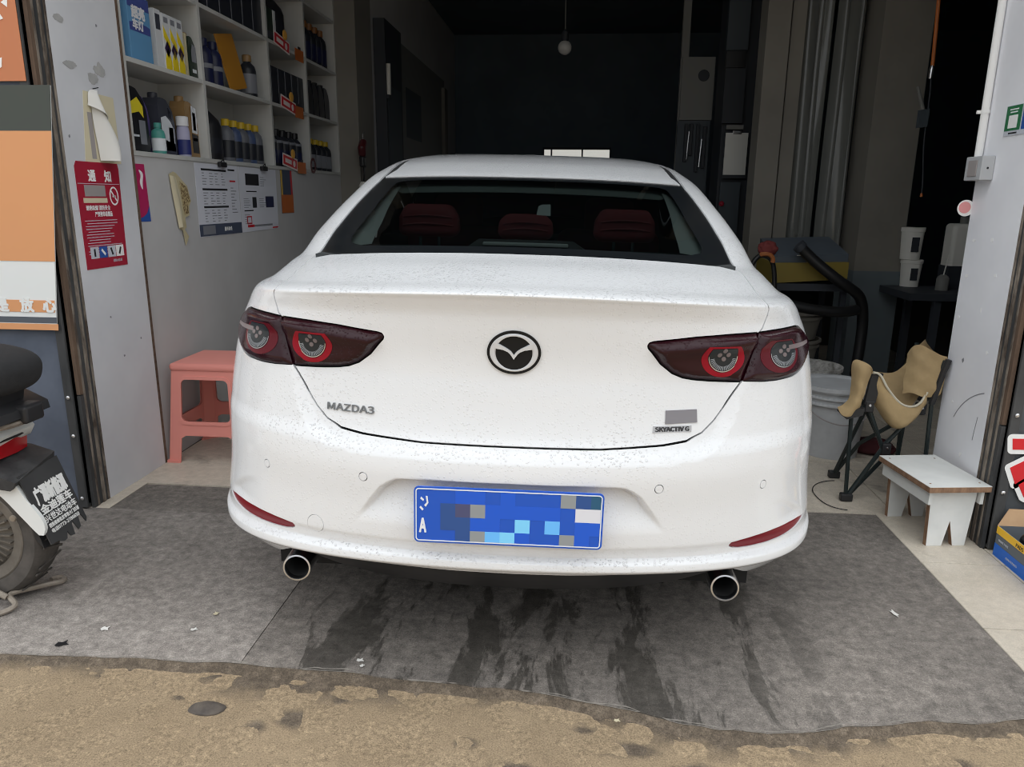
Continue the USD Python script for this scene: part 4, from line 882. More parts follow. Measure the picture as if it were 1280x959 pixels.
bucket(1.245, 3.935, 'bucket_dirty', 'grimy open bucket just behind the white lidded bucket', lidded=False, h=.36, handle=False)
rg = thing('floor_rag', 'dark red crumpled rag on the floor beneath the camp chair', 'cloth', (1.49, 3.62, 0))
v = trimesh.creation.icosphere(subdivisions=3, radius=1.0); v.vertices = v.vertices * [.11, .09, .045] * (1 + .35 * (meshkit.fbm(v.vertices * 2.2, 3, 2)[:, None] - .5)); v.vertices[:, 2] = np.maximum(v.vertices[:, 2], -.02) + .02
plain('dark_rag', lin(70, 26, 30), .9)
obj('rag', v, 'dark_rag', rg, smooth=True)

# open carton with a black part in it
ct = thing('carton', 'open blue, grey and yellow carton in front of the dark steel door', 'box', (0, 0, 0))
x0, x1, y0, y1, h = 1.492, 1.70, 2.20, 2.515, .108
def wall_(a, b, zz0, zz1, o=0.0):
    return hull([(a[0], a[1], zz0), (b[0], b[1], zz0), (b[0], b[1], zz1), (a[0], a[1], zz1), (a[0] + .003, a[1] + .003, zz0), (b[0] + .003, b[1] + .003, zz0), (b[0] + .003, b[1] + .003, zz1), (a[0] + .003, a[1] + .003, zz1)])
for (a, b), nm in ((((x0, y0), (x0, y1)), 'carton_side'), (((x0, y1), (x1, y1)), 'carton_side'), (((x1, y0), (x1, y1)), 'carton_side'), (((x0, y0), (x1, y0)), 'carton_side')):
    c = obj(nm, wall_(a, b, 0, h), 'box_grey', ct, smooth=False)
obj('blue_band', bx(x0 - .0012, x0, y0, y1, .0, .045), 'box_blue', ct, smooth=False); obj('blue_band', bx(x0, x1, y0 - .0012, y0, .0, .045), 'box_blue', ct, smooth=False)
obj('yellow_band', bx(x0 - .0012, x0, y0, y1, .082, h), 'box_yellow', ct, smooth=False); obj('yellow_band', bx(x0, x1, y0 - .0012, y0, .082, h), 'box_yellow', ct, smooth=False)
obj('carton_bottom', bx(x0, x1, y0, y1, 0, .003), 'cardboard', ct, smooth=False)
obj('carton_flap', hull([(x0, y1, h), (x1, y1, h), (x0 + .035, y1 + .012, h + .058), (x1 - .02, y1 + .012, h + .058), (x0, y1 + .003, h), (x1, y1 + .003, h), (x0 + .035, y1 + .015, h + .058), (x1 - .02, y1 + .015, h + .058)]), 'cardboard', ct, smooth=False)
def side_text(txt, y, z, hh, m): 
    t = glyphs(txt, hh, .0005, 1); t.apply_transform(RX(90)); t.apply_transform(RZ(-90)); t.apply_transform(T(x0 - .0014, y, z)); return obj('carton_print', t, m, ct, smooth=False)
side_text('BRAKE PADS', 2.495, .060, .010, 'print_pale'); side_text('QUALITY PARTS', 2.44, .020, .009, 'print_pale'); side_text('PADS', 2.40, .086, .017, 'print_black')
bp = thing('spare_part', 'glossy black rounded part lying in the open carton', 'car part', (1.60, 2.33, .0035))
obj('casing', rbox(-.088, .088, -.115, .115, 0, .128, .035, 3), 'gloss_black', bp, smooth=40)
obj('label_spot', lathe([(0, 0), (.012, 0), (.012, .0008), (0, .0008)], 16).apply_transform(T(-.035, .03, .128)), 'print_white', bp)

plain('grey_box_plastic', lin(176, 178, 180), .5)
# red lettering on the right-hand door, payment card, switch box, pipe, sticker
rl = thing('red_lettering', 'big red vinyl strokes with white outline on the dark steel door', 'lettering', (1.505, 2.5425, .12))
def outlined(txt, hgt, grow):
    base = glyphs(txt, hgt, .001, 3)
    return base
from PIL import ImageFont as _IF
def glyph_shape(ch, height, bold=3):
    from PIL import Image, ImageDraw
    font = _IF.truetype(_FONT, 64); im = Image.new('L', (96, 112)); ImageDraw.Draw(im).text((12, 80), ch, 255, font, anchor='ls', stroke_width=bold)
    on = np.pad(np.asarray(im) > 127, ((0, 0), (1, 1))).astype(np.int8)
    rows, stt = np.nonzero(np.diff(on, axis=1) == 1); en = np.nonzero(np.diff(on, axis=1) == -1)[1]
    g = shapely.union_all(shapely.box(stt, 80 - rows - 1, en, 80 - rows)).buffer(.6).buffer(-.6).simplify(.7); s = height / 64
    return affinity.affine_transform(g, [s, 0, 0, s, -12 * s, 0])
def extr_all(g, d): return cat(*[extr(q, d) for q in getattr(g, 'geoms', [g]) if q.area > 1e-9])
strokes = [Polygon([(1.500, .421), (1.80, .428), (1.80, .380), (1.507, .376)]), Polygon([(1.508, .314), (1.60, .372), (1.70, .372), (1.62, .318), (1.537, .249)]), Polygon([(1.546, .252), (1.575, .276), (1.66, .235), (1.80, .20), (1.80, .15), (1.66, .165), (1.572, .205)])]
for q in strokes:
    q = q.buffer(-.002).buffer(.002)
    w_ = obj('white_outline', place(extr(q.buffer(.013), .0008), RX(90), T(-1.505, 0, -.12)), 'print_white', rl, smooth=False)
    obj('red_stroke', place(extr(q.buffer(-.003), .0016), RX(90), T(-1.505, 0, -.12)), 'letter_red', rl, smooth=False)
for k, (y, c, lab) in enumerate(((2.842, 'qr_green', 'green payment card with a blank white square on the grey entrance panel'), (2.742, 'qr_blue', 'blue payment card beside the green one on the grey entrance panel'))):
    pc = thing('payment_card', lab, 'sign', (1.4695, y, 1.422))
    obj('card', bx(-.002, 0, -.096, 0, 0, .098), 'print_pale', pc, smooth=False)
    obj('card_field', bx(-.0026, -.002, -.094, -.002, .016, .097), c, pc, smooth=False)
    obj('blank_square', bx(-.0032, -.0026, -.075, -.022, .024, .066), 'print_white', pc, smooth=False)
    for zz, ww in ((.085, .052), (.076, .042)): obj('text_line', bx(-.0032, -.0026, -.048 - ww / 2, -.048 + ww / 2, zz - .002, zz + .002), 'print_white', pc, smooth=False)
    obj('text_line', bx(-.0026, -.002, -.08, -.03, .005, .010), 'print_black', pc, smooth=False)
sb_ = thing('switch_box', 'grey surface-mounted switch box under the white conduit', 'switch', (1.447, 2.92, 1.318))
obj('housing', rbox(-.0225, .0225, -.052, .062, -.042, .042, .004, 1), 'grey_box_plastic', sb_)
obj('rocker', rbox(-.0265, -.0225, -.025, .035, -.028, .028, .002, 1), 'grey_patch', sb_)
obj('screw', place(lathe([(0, 0), (.004, 0), (.003, .0015), (0, .002)], 10), RX(90), T(0, -.052, 0)), 'print_black', sb_)
cp = thing('conduit_pipe', 'white plastic conduit pipe running up the edge of the entrance panel', 'pipe', (1.455, 2.962, 1.361))
obj('pipe', tube([(0, 0, 0), (0, 0, 1.75)], .0135, 14), 'print_white', cp)
for z in (.155, .85): obj('pipe_clip', place(lathe([(.0155, -.006), (.0155, .006), (.0135, .006)], 16), T(0, 0, z)), 'print_white', cp); obj('clip_foot', bx(-.024, .0145, .005, .013, z - .006, z + .006), 'print_white', cp)
sk_ = thing('wall_sticker', 'small round pink and white sticker on the edge of the entrance panel', 'sticker', (1.4495, 2.9845, 1.178))
plain('sticker_pink', lin(222, 150, 150), .5)
cr = [extr(Point(0, 0).buffer(.030), .001), extr(Point(-.004, .002).buffer(.021), .0016)]
obj('sticker_base', place(cr[0], RX(90)), 'print_white', sk_); obj('sticker_spot', place(cr[1], RX(90), T(0, -.0008, 0)), 'sticker_pink', sk_)
for p in [cr]: pass

# left: orange sign, poster, notices
sg = thing('shop_sign', 'flat orange and white shop sign with a dark top band, fixed to the blue-grey door', 'sign', (0, 2.541, 0))
def sx(z): return -1.790 - .10 * (1.555 - z) / .84
def band(z0, z1, y0, y1, xl=-2.75, dx=0.0): return hull([(x, y, z) for y in (y0, y1) for x, z in ((xl, z0), (sx(z0) + dx, z0), (sx(z1) + dx, z1), (xl, z1))])
obj('board', band(.715, 1.555, -.010, -.004, dx=-.002), 'sign_white', sg, smooth=False)
obj('dark_band', band(1.408, 1.556, -.0112, -.010), 'sign_green_grey', sg, smooth=False)
obj('orange_band', band(.963, 1.408, -.0112, -.010), 'sign_orange', sg, smooth=False)
obj('slate_band', band(.738, .760, -.0112, -.010), 'sign_slate', sg, smooth=False)
obj('orange_edge', band(.712, .735, -.0112, -.010, dx=.006), 'sign_orange', sg, smooth=False)
obj('caption_panel', band(.778, .822, -.0112, -.010, xl=-2.10, dx=-.006), 'sign_orange', sg, smooth=False)
for ch, x in (('是', -2.115), ('放', -2.018), ('心', -1.932)):
    obj('caption_character', place(extr_all(glyph_shape(ch, .052, 3), .0012), RX(90), T(x, -.0112, .784)), 'sign_white', sg, smooth=False)
po = thing('orange_poster', 'plain orange poster with torn white corners above the shop sign', 'poster', (0, 2.541, 0))
obj('poster_sheet', bx(-2.75, -1.880, -.002, 0, 1.57, 2.25), 'sign_orange_deep', po, smooth=False)
for q in ([(-2.02, 1.77), (-1.945, 1.79), (-1.93, 1.765), (-2.02, 1.735)], [(-2.02, 1.62), (-1.955, 1.645), (-1.96, 1.615), (-1.985, 1.60), (-2.02, 1.605)], [(-1.93, 1.815), (-1.905, 1.83), (-1.91, 1.80)]):
    obj('white_patch', place(extr(Polygon(q), .0012), RX(90), T(0, -.002, 0)), 'print_white', po, smooth=False)
def on_left(poly_yz, th, off=0.0, X=-1.855):
    """flat piece on the left wall plane from an outline in (y, z)"""
    m = extr(Polygon(poly_yz) if not hasattr(poly_yz, 'area') else poly_yz, th)
    v = m.vertices.copy(); m.vertices = np.stack([X + off + v[:, 2], v[:, 0], v[:, 1]], 1)
    return fix(m)
def left_text(txt, h, y, z, bold=1, depth=.0006, off=.002, X=-1.855, width=None):
    t = glyphs(txt, h, depth, bold)
    if width: t.apply_scale([width / t.extents[0], 1, 1])
    v = t.vertices.copy(); t.vertices = np.stack([X + off + v[:, 2], y + v[:, 0], z + v[:, 1]], 1); return fix(t)
nt = thing('red_notice', 'dark red printed notice sheet with no-smoking circle on the grey entrance panel', 'notice', (0, 0, 0))
obj('sheet', on_left([(2.694, .917), (2.955, .917), (2.965, 1.30), (2.960, 1.318), (2.706, 1.318), (2.694, 1.30)], .0015), 'notice_red', nt, smooth=False)
obj('heading', left_text('通', .046, 2.765, 1.250, 2), 'print_white', nt, smooth=False); obj('heading', left_text('知', .046, 2.865, 1.250, 2), 'print_white', nt, smooth=False)
obj('rule', on_left(sbox(2.70, 1.2365, 2.958, 1.2385), .0006, .0015), 'print_pale', nt, smooth=False)
obj('grey_block', on_left(sbox(2.735, 1.190, 2.862, 1.232), .0006, .0015), 'grey_patch', nt, smooth=False)
obj('cream_strip', on_left(sbox(2.722, 1.166, 2.868, 1.184), .0006, .0015), 'paper_cream', nt, smooth=False)
ring = Point(2.915, 1.192).buffer(.036, quad_segs=12); ring = affinity.scale(ring, .8, 1)
ns = obj('no_smoking_ring', on_left(ring.difference(ring.buffer(-.006)).union(LineString([(2.893, 1.218), (2.937, 1.166)]).buffer(.003).intersection(ring)), .0006, .0015), 'print_white', nt, smooth=False)
obj('cigarette', on_left(sbox(2.905, 1.187, 2.925, 1.194), .0006, .0015), 'print_white', ns, smooth=False)
obj('slogan', left_text('谢绝吸烟 消防安全', .020, 2.73, 1.140, 1, width=.15), 'print_white', nt, smooth=False)
obj('slogan', left_text('严禁携带易燃品', .020, 2.78, 1.116, 1, width=.11), 'print_white', nt, smooth=False)
r7 = np.random.default_rng(5)
for i in range(13): obj('text_line', on_left(sbox(2.716 + (.012 if i % 3 == 1 else 0), 1.098 - i * .0105, 2.716 + r7.uniform(.14, .215), 1.1005 - i * .0105), .0005, .0015), 'print_pale', nt, smooth=False)
for i, c in enumerate(('print_pale', 'qr_blue', 'print_pale', 'print_white')):
    pic = obj('picture', on_left(sbox(2.725 + i * .054, .956, 2.775 + i * .054, 1.0), .0006, .0015), c, nt, smooth=False)
    obj('picture_figure', on_left(affinity.rotate(sbox(2.745 + i * .054, .963, 2.755 + i * .054, .993), (0, 45, 20, -25)[i]), .0004, .0021), 'print_black' if i != 1 else 'print_white', pic, smooth=False)
obj('footer', left_text('消防大队宣', .012, 2.86, .936, 0), 'print_pale', nt, smooth=False)
pk = thing('pink_poster', 'narrow magenta poster on the white wall just past the rusty corner strip', 'poster', (0, 0, 0))
obj('sheet', on_left([(3.092, 1.085), (3.175, 1.085), (3.165, 1.325), (3.092, 1.325)], .0012, .0, X=-1.862), 'notice_pink', pk, smooth=False)
obj('script', on_left(smoothpoly([(3.12, 1.30), (3.13, 1.28), (3.12, 1.25), (3.135, 1.22), (3.14, 1.25), (3.145, 1.29)], 24), .0005, .0012, X=-1.862), 'print_white', pk, smooth=False)
obj('swoosh', on_left([(3.092, 1.10), (3.12, 1.105), (3.15, 1.12), (3.172, 1.15), (3.174, 1.085), (3.092, 1.085)], .0005, .0012, X=-1.862), 'qr_blue', pk, smooth=False)
bk = thing('hanging_booklet', 'curled white paper booklet pinned to the grey entrance panel above the red notice', 'paper', (0, 0, 0))
obj('back_sheet', on_left([(2.765, 1.318), (2.99, 1.318), (2.985, 1.57), (2.80, 1.575)], .0012), 'paper_cream', bk, smooth=False)
def curl(pts0, pts1, n=12, dep=.06):
    """page rolled off the wall: left edge pts0 and right edge pts1 in (y, z), bulging out"""
    a, b = spline([(p[0], p[1]) for p in pts0], n), spline([(p[0], p[1]) for p in pts1], n); v = []
    for i in range(n):
        for j in range(n):
            t = j / (n - 1); y, z = a[i] * (1 - t) + b[i] * t
            v.append((-1.853 + dep * math.sin(math.pi * min(1, t * 1.1 + .02)) * (.35 + .65 * i / (n - 1)), y, z))
    k = np.arange((n - 1) * n).reshape(n - 1, n)[:, :-1].ravel()
    return trimesh.Trimesh(v, np.vstack([np.stack([k, k + 1, k + n + 1], 1), np.stack([k, k + n + 1, k + n], 1)]), process=False)
obj('curled_page', curl([(2.845, 1.57), (2.835, 1.50), (2.84, 1.42), (2.85, 1.325)], [(2.86, 1.575), (2.90, 1.50), (2.955, 1.44), (2.945, 1.325)]), 'paper_white', bk, smooth=True)
obj('curled_page', curl([(2.86, 1.585), (2.82, 1.55), (2.815, 1.53), (2.812, 1.525)], [(2.865, 1.58), (2.89, 1.52), (2.91, 1.47), (2.92, 1.455)], dep=.045), 'paper_white', bk, smooth=True)
obj('print_column', on_left(sbox(2.808, 1.33, 2.835, 1.50), .0005, .0012), 'grey_patch', bk, smooth=False)
obj('nail', tube([(-1.853, 2.86, 1.588), (-1.83, 2.86, 1.592)], .002, 6), 'print_black', bk)
# ------------------------------------------------------------------ electric scooter at the left edge
plain('scooter_white', lin(222, 224, 222), .35, coat=.5)
plain('tail_red', lin(150, 16, 24), .25, coat=.6)
mottled('black_foam', (.010, .010, .011), (.018, .018, .019), 60, rough=(.85, .95), bump=.5, bscale=500, dist=.002)
mottled('scuffed_black', (.022, .022, .023), (.06, .06, .06), 18, rough=(.5, .7), bump=.15, lo=.45, hi=.75)
mottled('flap_rubber', (.025, .025, .026), (.04, .04, .041), 10, rough=(.6, .75))
mottled('dusty_tyre', lin(60, 56, 52), lin(84, 79, 74), 14, rough=(.8, .9), bump=.3, bscale=90)
mottled('dusty_metal', lin(96, 90, 82), lin(128, 121, 112), 12, rough=(.5, .7), metal=.3, bump=.1)
mottled('worn_steel', lin(130, 120, 108), lin(168, 158, 146), 14, rough=(.35, .55), metal=.6)
sc = thing('electric_scooter', 'white electric scooter at the left edge with black mudflap and red tail light', 'scooter', (-1.755, 1.92, 0))
def wheel(parent, x, motor):
    w = obj('tyre', place(lathe([(.150, -.040), (.165, -.050), (.195, -.052), (.209, -.040), (.214, -.018), (.215, 0), (.214, .018), (.209, .040), (.195, .052), (.165, .050), (.150, .040)], 56), RX(90), T(x, 0, .215)), 'dusty_tyre', parent, smooth=40)
    for k in range(28):
        t = k * 2 * math.pi / 28
        obj('tread_bar', place(rbox(-.004, .004, -.044, .044, .2125, .2175, .0015, 1), RZ(18 if k % 2 else -18), RY(math.degrees(t)), T(x, 0, .215)), 'dusty_tyre', w)
    obj('rim', place(lathe([(.118, -.034), (.152, -.046), (.156, -.044), (.154, .044), (.150, .046), (.118, .034)], 48), RX(90), T(x, 0, .215)), 'dusty_metal', parent, smooth=40)
    hub = obj('hub_motor' if motor else 'hub', place(lathe([(0, -.036), (.045, -.040), (.050, -.034), (.100, -.030), (.119, -.022), (.119, .022), (.1, .03), (.05, .034), (0, .036)], 48), RX(90), T(x, 0, .215)), 'dusty_metal', parent, smooth=40)
    for k in range(30): obj('hub_fin', place(bx(.060, .112, -.041, -.026, -.0022, .0022), RY(k * 12), T(x, 0, .215)), 'dusty_metal', hub, smooth=False)
wheel(sc, 0, True)
# body: rear fairing, fender, lights, seat and padded backrest
obj('rear_fairing', fix(place(extr(smoothpoly([(-.75, .33), (-.45, .30), (-.20, .36), (-.03, .44), (.105, .485), (.128, .50), (.132, .535), (.10, .55), (-.10, .54), (-.45, .52), (-.75, .50)], 60), .19), RX(90), T(0, .095, 0))), 'scooter_white', sc, smooth=40)
m, _ = cloth([[P(-.26, -.062, .20), P(-.12, -.064, .375), P(.04, -.064, .425), P(.14, -.064, .41), P(.185, -.064, .375)], [P(-.26, -.063, .17), P(-.05, -.066, .33), P(.06, -.066, .385), P(.16, -.066, .34), P(.215, -.066, .29)], [P(-.24, -.062, .16), P(-.13, -.064, .345 - .0), P(.02, -.064, .37), P(.135, -.064, .31), P(.238, -.064, .232)]], 20, 2, .0)
obj('rear_fender', fix(place(extr(smoothpoly([(-.27, .24), (-.20, .36), (-.06, .445), (.08, .45), (.165, .40), (.205, .335), (.243, .245), (.235, .232), (.205, .255), (.172, .295), (.120, .355), (.03, .405), (-.06, .402), (-.16, .34), (-.235, .235)], 70), .012), RX(90), T(0, -.052, 0))), 'scooter_white', sc, smooth=40)
obj('fender_bolt', place(lathe([(0, 0), (.010, 0), (.009, .005), (0, .006)], 12), RX(90), T(.152, -.064, .285)), 'worn_steel', sc)
obj('inner_fender', fix(place(extr(Polygon([(.02, .41), (.11, .37), (.165, .29), (.200, .21), (.222, .185), (.215, .215), (.185, .30), (.14, .385), (.03, .43)]), .10), RX(90), T(0, .05, 0))), 'black_plastic', sc, smooth=False)
obj('tail_light', hull([(x, y, z) for y, dx in ((-.10, -.035), (-.04, -.005), (.03, .0), (.085, -.01)) for x, z in ((-.10, .43), (.118 + dx, .452), (.124 + dx, .500), (-.10, .505))]), 'tail_red', sc, smooth=30, label='long dark red tail light')
obj('light_trim', hull([(x, y, z) for y, dx in ((-.105, -.03), (-.04, 0), (.03, .004), (.09, -.006)) for x, z in ((-.10, .500), (.126 + dx, .503), (.128 + dx, .510), (-.10, .511))]), 'black_plastic', sc)
bxm = obj('fender_block', hull([(-.02, -.085, .44), (.105, -.085, .435), (.19, -.08, .40), (.17, -.08, .375), (-.02, -.085, .40), (-.02, .105, .46), (.105, .105, .455), (.182, .10, .435), (.175, .10, .40), (-.02, .105, .41)]), 'scuffed_black', sc, smooth=False, label='scuffed black plastic block above the mudflap')
obj('seat', hull([(x, y, z) for y in (-.10, .10) for x, z in ((-.75, .55), (.14, .555), (.19, .575), (.185, .60), (.10, .64), (-.75, .66))]), 'black_plastic', sc, smooth=30)
obj('seat_hinge', rbox(.10, .205, -.02, .06, .555, .61, .012, 1), 'black_plastic', sc)
rk = obj('rear_rack', tube(spline([(-.05, -.105, .57), (.10, -.10, .555), (.165, -.06, .56), (.165, .06, .56), (.10, .10, .555)], 40), .009, 8), 'worn_steel', sc)
obj('backrest_post', hull([(x, y, z) for y in (-.05, .05) for x, z in ((.02, .58), (.14, .58), (.16, .66), (.08, .67))]), 'black_plastic', sc)
pd = trimesh.creation.icosphere(subdivisions=3, radius=1.0); pd.vertices = np.sign(pd.vertices) * np.abs(pd.vertices) ** .75 * [.105, .135, .062]; pd.apply_transform(RY(12)); pd.apply_transform(T(.105, -.005, .712))
obj('backrest_pad', pd, 'black_foam', sc, smooth=True)
# mudflap with white print, frayed lower edge
fl = Polygon([(0, 0), (.170, 0), (.170, -.215), (.162, -.225), (.150, -.185), (.141, -.19), (.133, -.228), (.120, -.232), (.112, -.20), (.104, -.205), (.098, -.238), (.082, -.235), (.075, -.215), (.064, -.235), (.05, -.236), (.03, -.225), (0, -.222)])
FM = np.eye(4); e1, e3 = np.array([-.02, .999, .03]), np.array([-.30, -.02, .95]); e1 /= np.linalg.norm(e1); e3 -= e1 * (e1 @ e3); e3 /= np.linalg.norm(e3); FM[:3, 0], FM[:3, 1], FM[:3, 2], FM[:3, 3] = e1, e3, np.cross(e1, e3), (.180, -.062, .412)
flap = obj('mudflap', place(extr(fl, .004), FM), 'flap_rubber', sc, smooth=False, label='black rubber mudflap with white lettering')
def flap_text(t, h, x, z, bold, w): 
    g = glyphs(t, h, .0008, bold); g.apply_scale([w / g.extents[0], 1, 1]); g.apply_transform(T(x, z, .004)); return obj('flap_lettering', place(g, FM), 'print_white', flap, smooth=False)
flap_text('广源新能源', .052, .022, -.098, 4, .135); flap_text('金迪莲车', .030, .020, -.133, 2, .138); flap_text('兴世达电动车', .024, .020, -.160, 1, .138)
flap_text('销售维修批发零售大门店铺', .014, .022, -.178, 1, .135); flap_text('电话0773-2786659', .014, .022, -.195, 1, .125)
# centre stand, front half outside the picture
obj('centre_stand', tube(spline([(.10, -.145, .010), (.115, -.12, .010), (.13, -.085, .016), (.095, -.06, .030), (.12, -.02, .030), (.155, .03, .022), (.17, .075, .012), (.155, .09, .010), (.13, .07, .014)], 60), .008, 8), 'worn_steel', sc)
obj('stand_leg', tube([(.095, -.07, .03), (-.03, -.075, .10), (-.16, -.07, .19)], .009, 8), 'worn_steel', sc)
obj('foot_deck', rbox(-1.10, -.62, -.13, .13, .20, .30, .03), 'scooter_white', sc)
obj('front_shield', hull([(x, y, z) for y in (-.17, .17) for x, z in ((-1.10, .22), (-1.04, .22), (-1.22, .80), (-1.16, .82))]), 'scooter_white', sc)
obj('steering_column', tube([(-1.16, 0, .60), (-1.08, 0, 1.0)], .03, 12), 'black_plastic', sc)
obj('handlebar', tube(spline([(-.98, -.33, 1.02), (-1.05, -.20, 1.0), (-1.09, 0, .98), (-1.05, .20, 1.0), (-.98, .33, 1.02)], 30), .014, 10), 'black_plastic', sc)
obj('headlamp', rbox(-1.28, -1.10, -.10, .10, .84, .98, .04), 'scooter_white', sc)
obj('front_fork', tube([(-1.20, -.07, .62), (-1.33, -.07, .215)], .016, 10), 'worn_steel', sc); obj('front_fork', tube([(-1.20, .07, .62), (-1.33, .07, .215)], .016, 10), 'worn_steel', sc)
wheel(sc, -1.33, False)
# ------------------------------------------------------------------ shelf unit on the left wall and what stands on it
mottled('shelf_white', lin(176, 176, 172), lin(190, 190, 186), 3, rough=(.5, .7))
SX, SB = -1.857, -2.098                                             # front edge and back of the shelves
LEV = [1.378, 1.750, 2.105, 2.465]
DIV = [3.095, 3.765, 4.595, 5.235, 5.885]
su = thing('wall_shelf', 'built-in white shelf unit of pigeonholes along the left wall, full of oil bottles', 'shelf', (0, 0, 0))
for z in LEV + [2.84]: obj('shelf_board', rbox(SB, SX, 3.088, 5.895, z - .020, z, .0015, 1), 'shelf_white', su, smooth=False)
for y in DIV: obj('divider', bx(SB, SX + .001, y - .012, y + .012, 1.378, 2.82), 'shelf_white', su, smooth=False)
obj('back_panel', bx(SB, SB + .004, 3.09, 5.895, 1.36, 2.84), 'shelf_white', su, smooth=False)

def shiny(nm, c, r=.4): plain(nm, lin(*c), r)
for nm, c in dict(jug_black=(20, 20, 23), jug_slate=(52, 54, 62), jug_purple=(84, 72, 122), jug_tan=(142, 112, 72), jug_green=(30, 42, 32), bottle_navy=(24, 28, 58), bottle_dark=(26, 28, 34), bottle_grey=(96, 98, 104), bottle_blue=(66, 80, 112), cap_yellow=(196, 164, 40), cap_black=(16, 16, 18), cap_white=(214, 214, 216), cap_orange=(130, 84, 40),
                  cap_red=(150, 24, 28), label_yellow=(222, 204, 50), label_white=(206, 210, 214), label_blue=(90, 150, 200), label_navy=(40, 46, 100), can_lilac=(166, 164, 190), teal_clear=(70, 140, 130), box_sky=(92, 140, 178), box_deep=(62, 72, 128), box_white=(202, 204, 206), box_teal=(40, 110, 140), diamond_yellow=(226, 200, 40), diamond_dark=(40, 24, 50), book_cream=(200, 190, 156),
                  envelope=(176, 122, 42), box_black=(28, 30, 36), tag_red=(190, 30, 40), tag_white=(220, 210, 206), tag_orange=(176, 92, 36), mascot_yellow=(214, 160, 70), rag_red=(70, 22, 26), label_grey=(120, 122, 128), hose_black=(14, 14, 15), sheet_yellow=(196, 160, 60)).items(): shiny(nm, c)

def face(poly_yz, z0, d, o=.0008):
    """label lying on the front of a container: outline in (across, height), on the plane d in front"""
    g = Polygon(poly_yz) if isinstance(poly_yz, list) else poly_yz
    m = extr(g, o); v = m.vertices.copy(); m.vertices = np.stack([d + v[:, 2], v[:, 0], v[:, 1]], 1); return fix(m)
def jug(z, y0, y1, h, body, cap, label, group=None, lab=None, handle=True, name='oil_jug', catg='oil bottle', x=-1.955, depth=.085, neck=.25):
    """flat moulded oil container: sloping shoulder, off-centre neck with cap, handle"""
    w = (y1 - y0); yc = (y0 + y1) / 2
    t = thing(name, label, catg, (x, yc, z), 0, group)
    prof = Polygon([(-w / 2, 0), (w / 2, 0), (w / 2, h * .55), (w * .42, h * .74), (w * .10, h * .90), (-w * neck + w * .16, h * .92), (-w * neck - w * .16, h * .92), (-w / 2, h * .80)]).buffer(-.008).buffer(.008)
    m = extr(prof, depth)
    if handle: 
        hole = Polygon([(w * .12, h * .62), (w * .34, h * .58), (w * .34, h * .70), (w * .14, h * .80)]).buffer(-.004).buffer(.004)
        m = extr(prof.difference(hole), depth)
    v = m.vertices.copy(); k = np.where(v[:, 1] > h * .5, 1 - .35 * (v[:, 1] / h - .5), 1); m.vertices = np.stack([(v[:, 2] - depth / 2) * k, v[:, 0], v[:, 1]], 1)
    obj('body', fix(m), body, t, smooth=30)
    obj('cap', lathe([(.001, h * .90), (.020, h * .90), (.022, h * .93), (.022, h * .985), (.019, h), (.001, h)], 18).apply_transform(T(0, -w * neck, 0)), cap, t, smooth=40)
    for pts, mt in (lab or []):
        obj('label', face([(a * w, b * h) for a, b in pts], 0, depth / 2), mt, t, smooth=False)
    return t
def bottle(z, y, r, h, body, cap, label, group=None, lab=None, name='oil_bottle', catg='oil bottle', x=-1.93, caph=.16, neck=.45, sq=1.0):
    t = thing(name, label, catg, (x, y, z), 0, group)
    m = lathe([(.001, 0), (r * .9, 0), (r, .006), (r, h * .62), (r * .86, h * .74), (r * neck, h * (1 - caph) - .004), (r * neck, h * (1 - caph))], 20); m.apply_scale([sq, 1, 1]); obj('body', m, body, t, smooth=40)
    obj('cap', lathe([(r * neck * 1.18, h * (1 - caph)), (r * neck * 1.18, h * .985), (r * neck, h), (.001, h)], 16), cap, t, smooth=40)
    if lab:
        for z0, z1, mt in lab:
            m = lathe([(r + .0008, h * z0), (r + .0008, h * z1)], 20); m.apply_scale([sq, 1, 1]); obj('label', m, mt, t, smooth=True)
    return t
def carton_(z, y0, y1, h, m, label, group=None, depth=.10, x=-1.925, faces=(), name='product_box', catg='box', tilt=0):
    t = thing(name, label, catg, (x, (y0 + y1) / 2, z), 0, group); w = y1 - y0
    b = rbox(-depth / 2, depth / 2, -w / 2, w / 2, 0, h, .0015, 1)
    if tilt: b.apply_transform(RX(tilt)); b.apply_transform(T(0, 0, -b.bounds[0][2]))
    obj('carton', b, m, t, smooth=False)
    for pts, mt in faces:
        f = face([((a - .5) * w, c * h) for a, c in pts], 0, depth / 2, .0008)
        if tilt: f.apply_transform(RX(tilt))
        obj('print', f, mt, t, smooth=False)
    return t
A, B, C = LEV[0], LEV[1], LEV[2]
# bottom row
ORD = ('first', 'second', 'third', 'fourth', 'fifth', 'sixth')
jug(A, 3.165, 3.320, .295, 'jug_black', 'cap_black', 'black oil jug with a yellow label, first on the bottom shelf', lab=[([(-.42, .52), (.10, .58), (.30, .50), (.30, .66), (.05, .78), (-.42, .66)], 'label_yellow'), ([(.05, .12), (.36, .12), (.36, .46), (.05, .46)], 'label_grey'), ([(-.40, .40), (-.32, .36), (-.26, .42), (-.32, .47)], 'label_white'), ([(-.4, .22), (.0, .22), (.0, .25), (-.4, .25)], 'label_white')])
jug(A, 3.325, 3.415, .272, 'jug_purple', 'bottle_grey', 'purple oil jug behind the small teal bottle', x=-2.0, lab=[([(-.4, .1), (.4, .1), (.4, .3), (-.4, .3)], 'label_grey')])
bottle(A, 3.372, .030, .135, 'teal_clear', 'teal_clear', 'small clear teal bottle in front of the purple jug', x=-1.90, lab=[(.1, .5, 'label_white')])
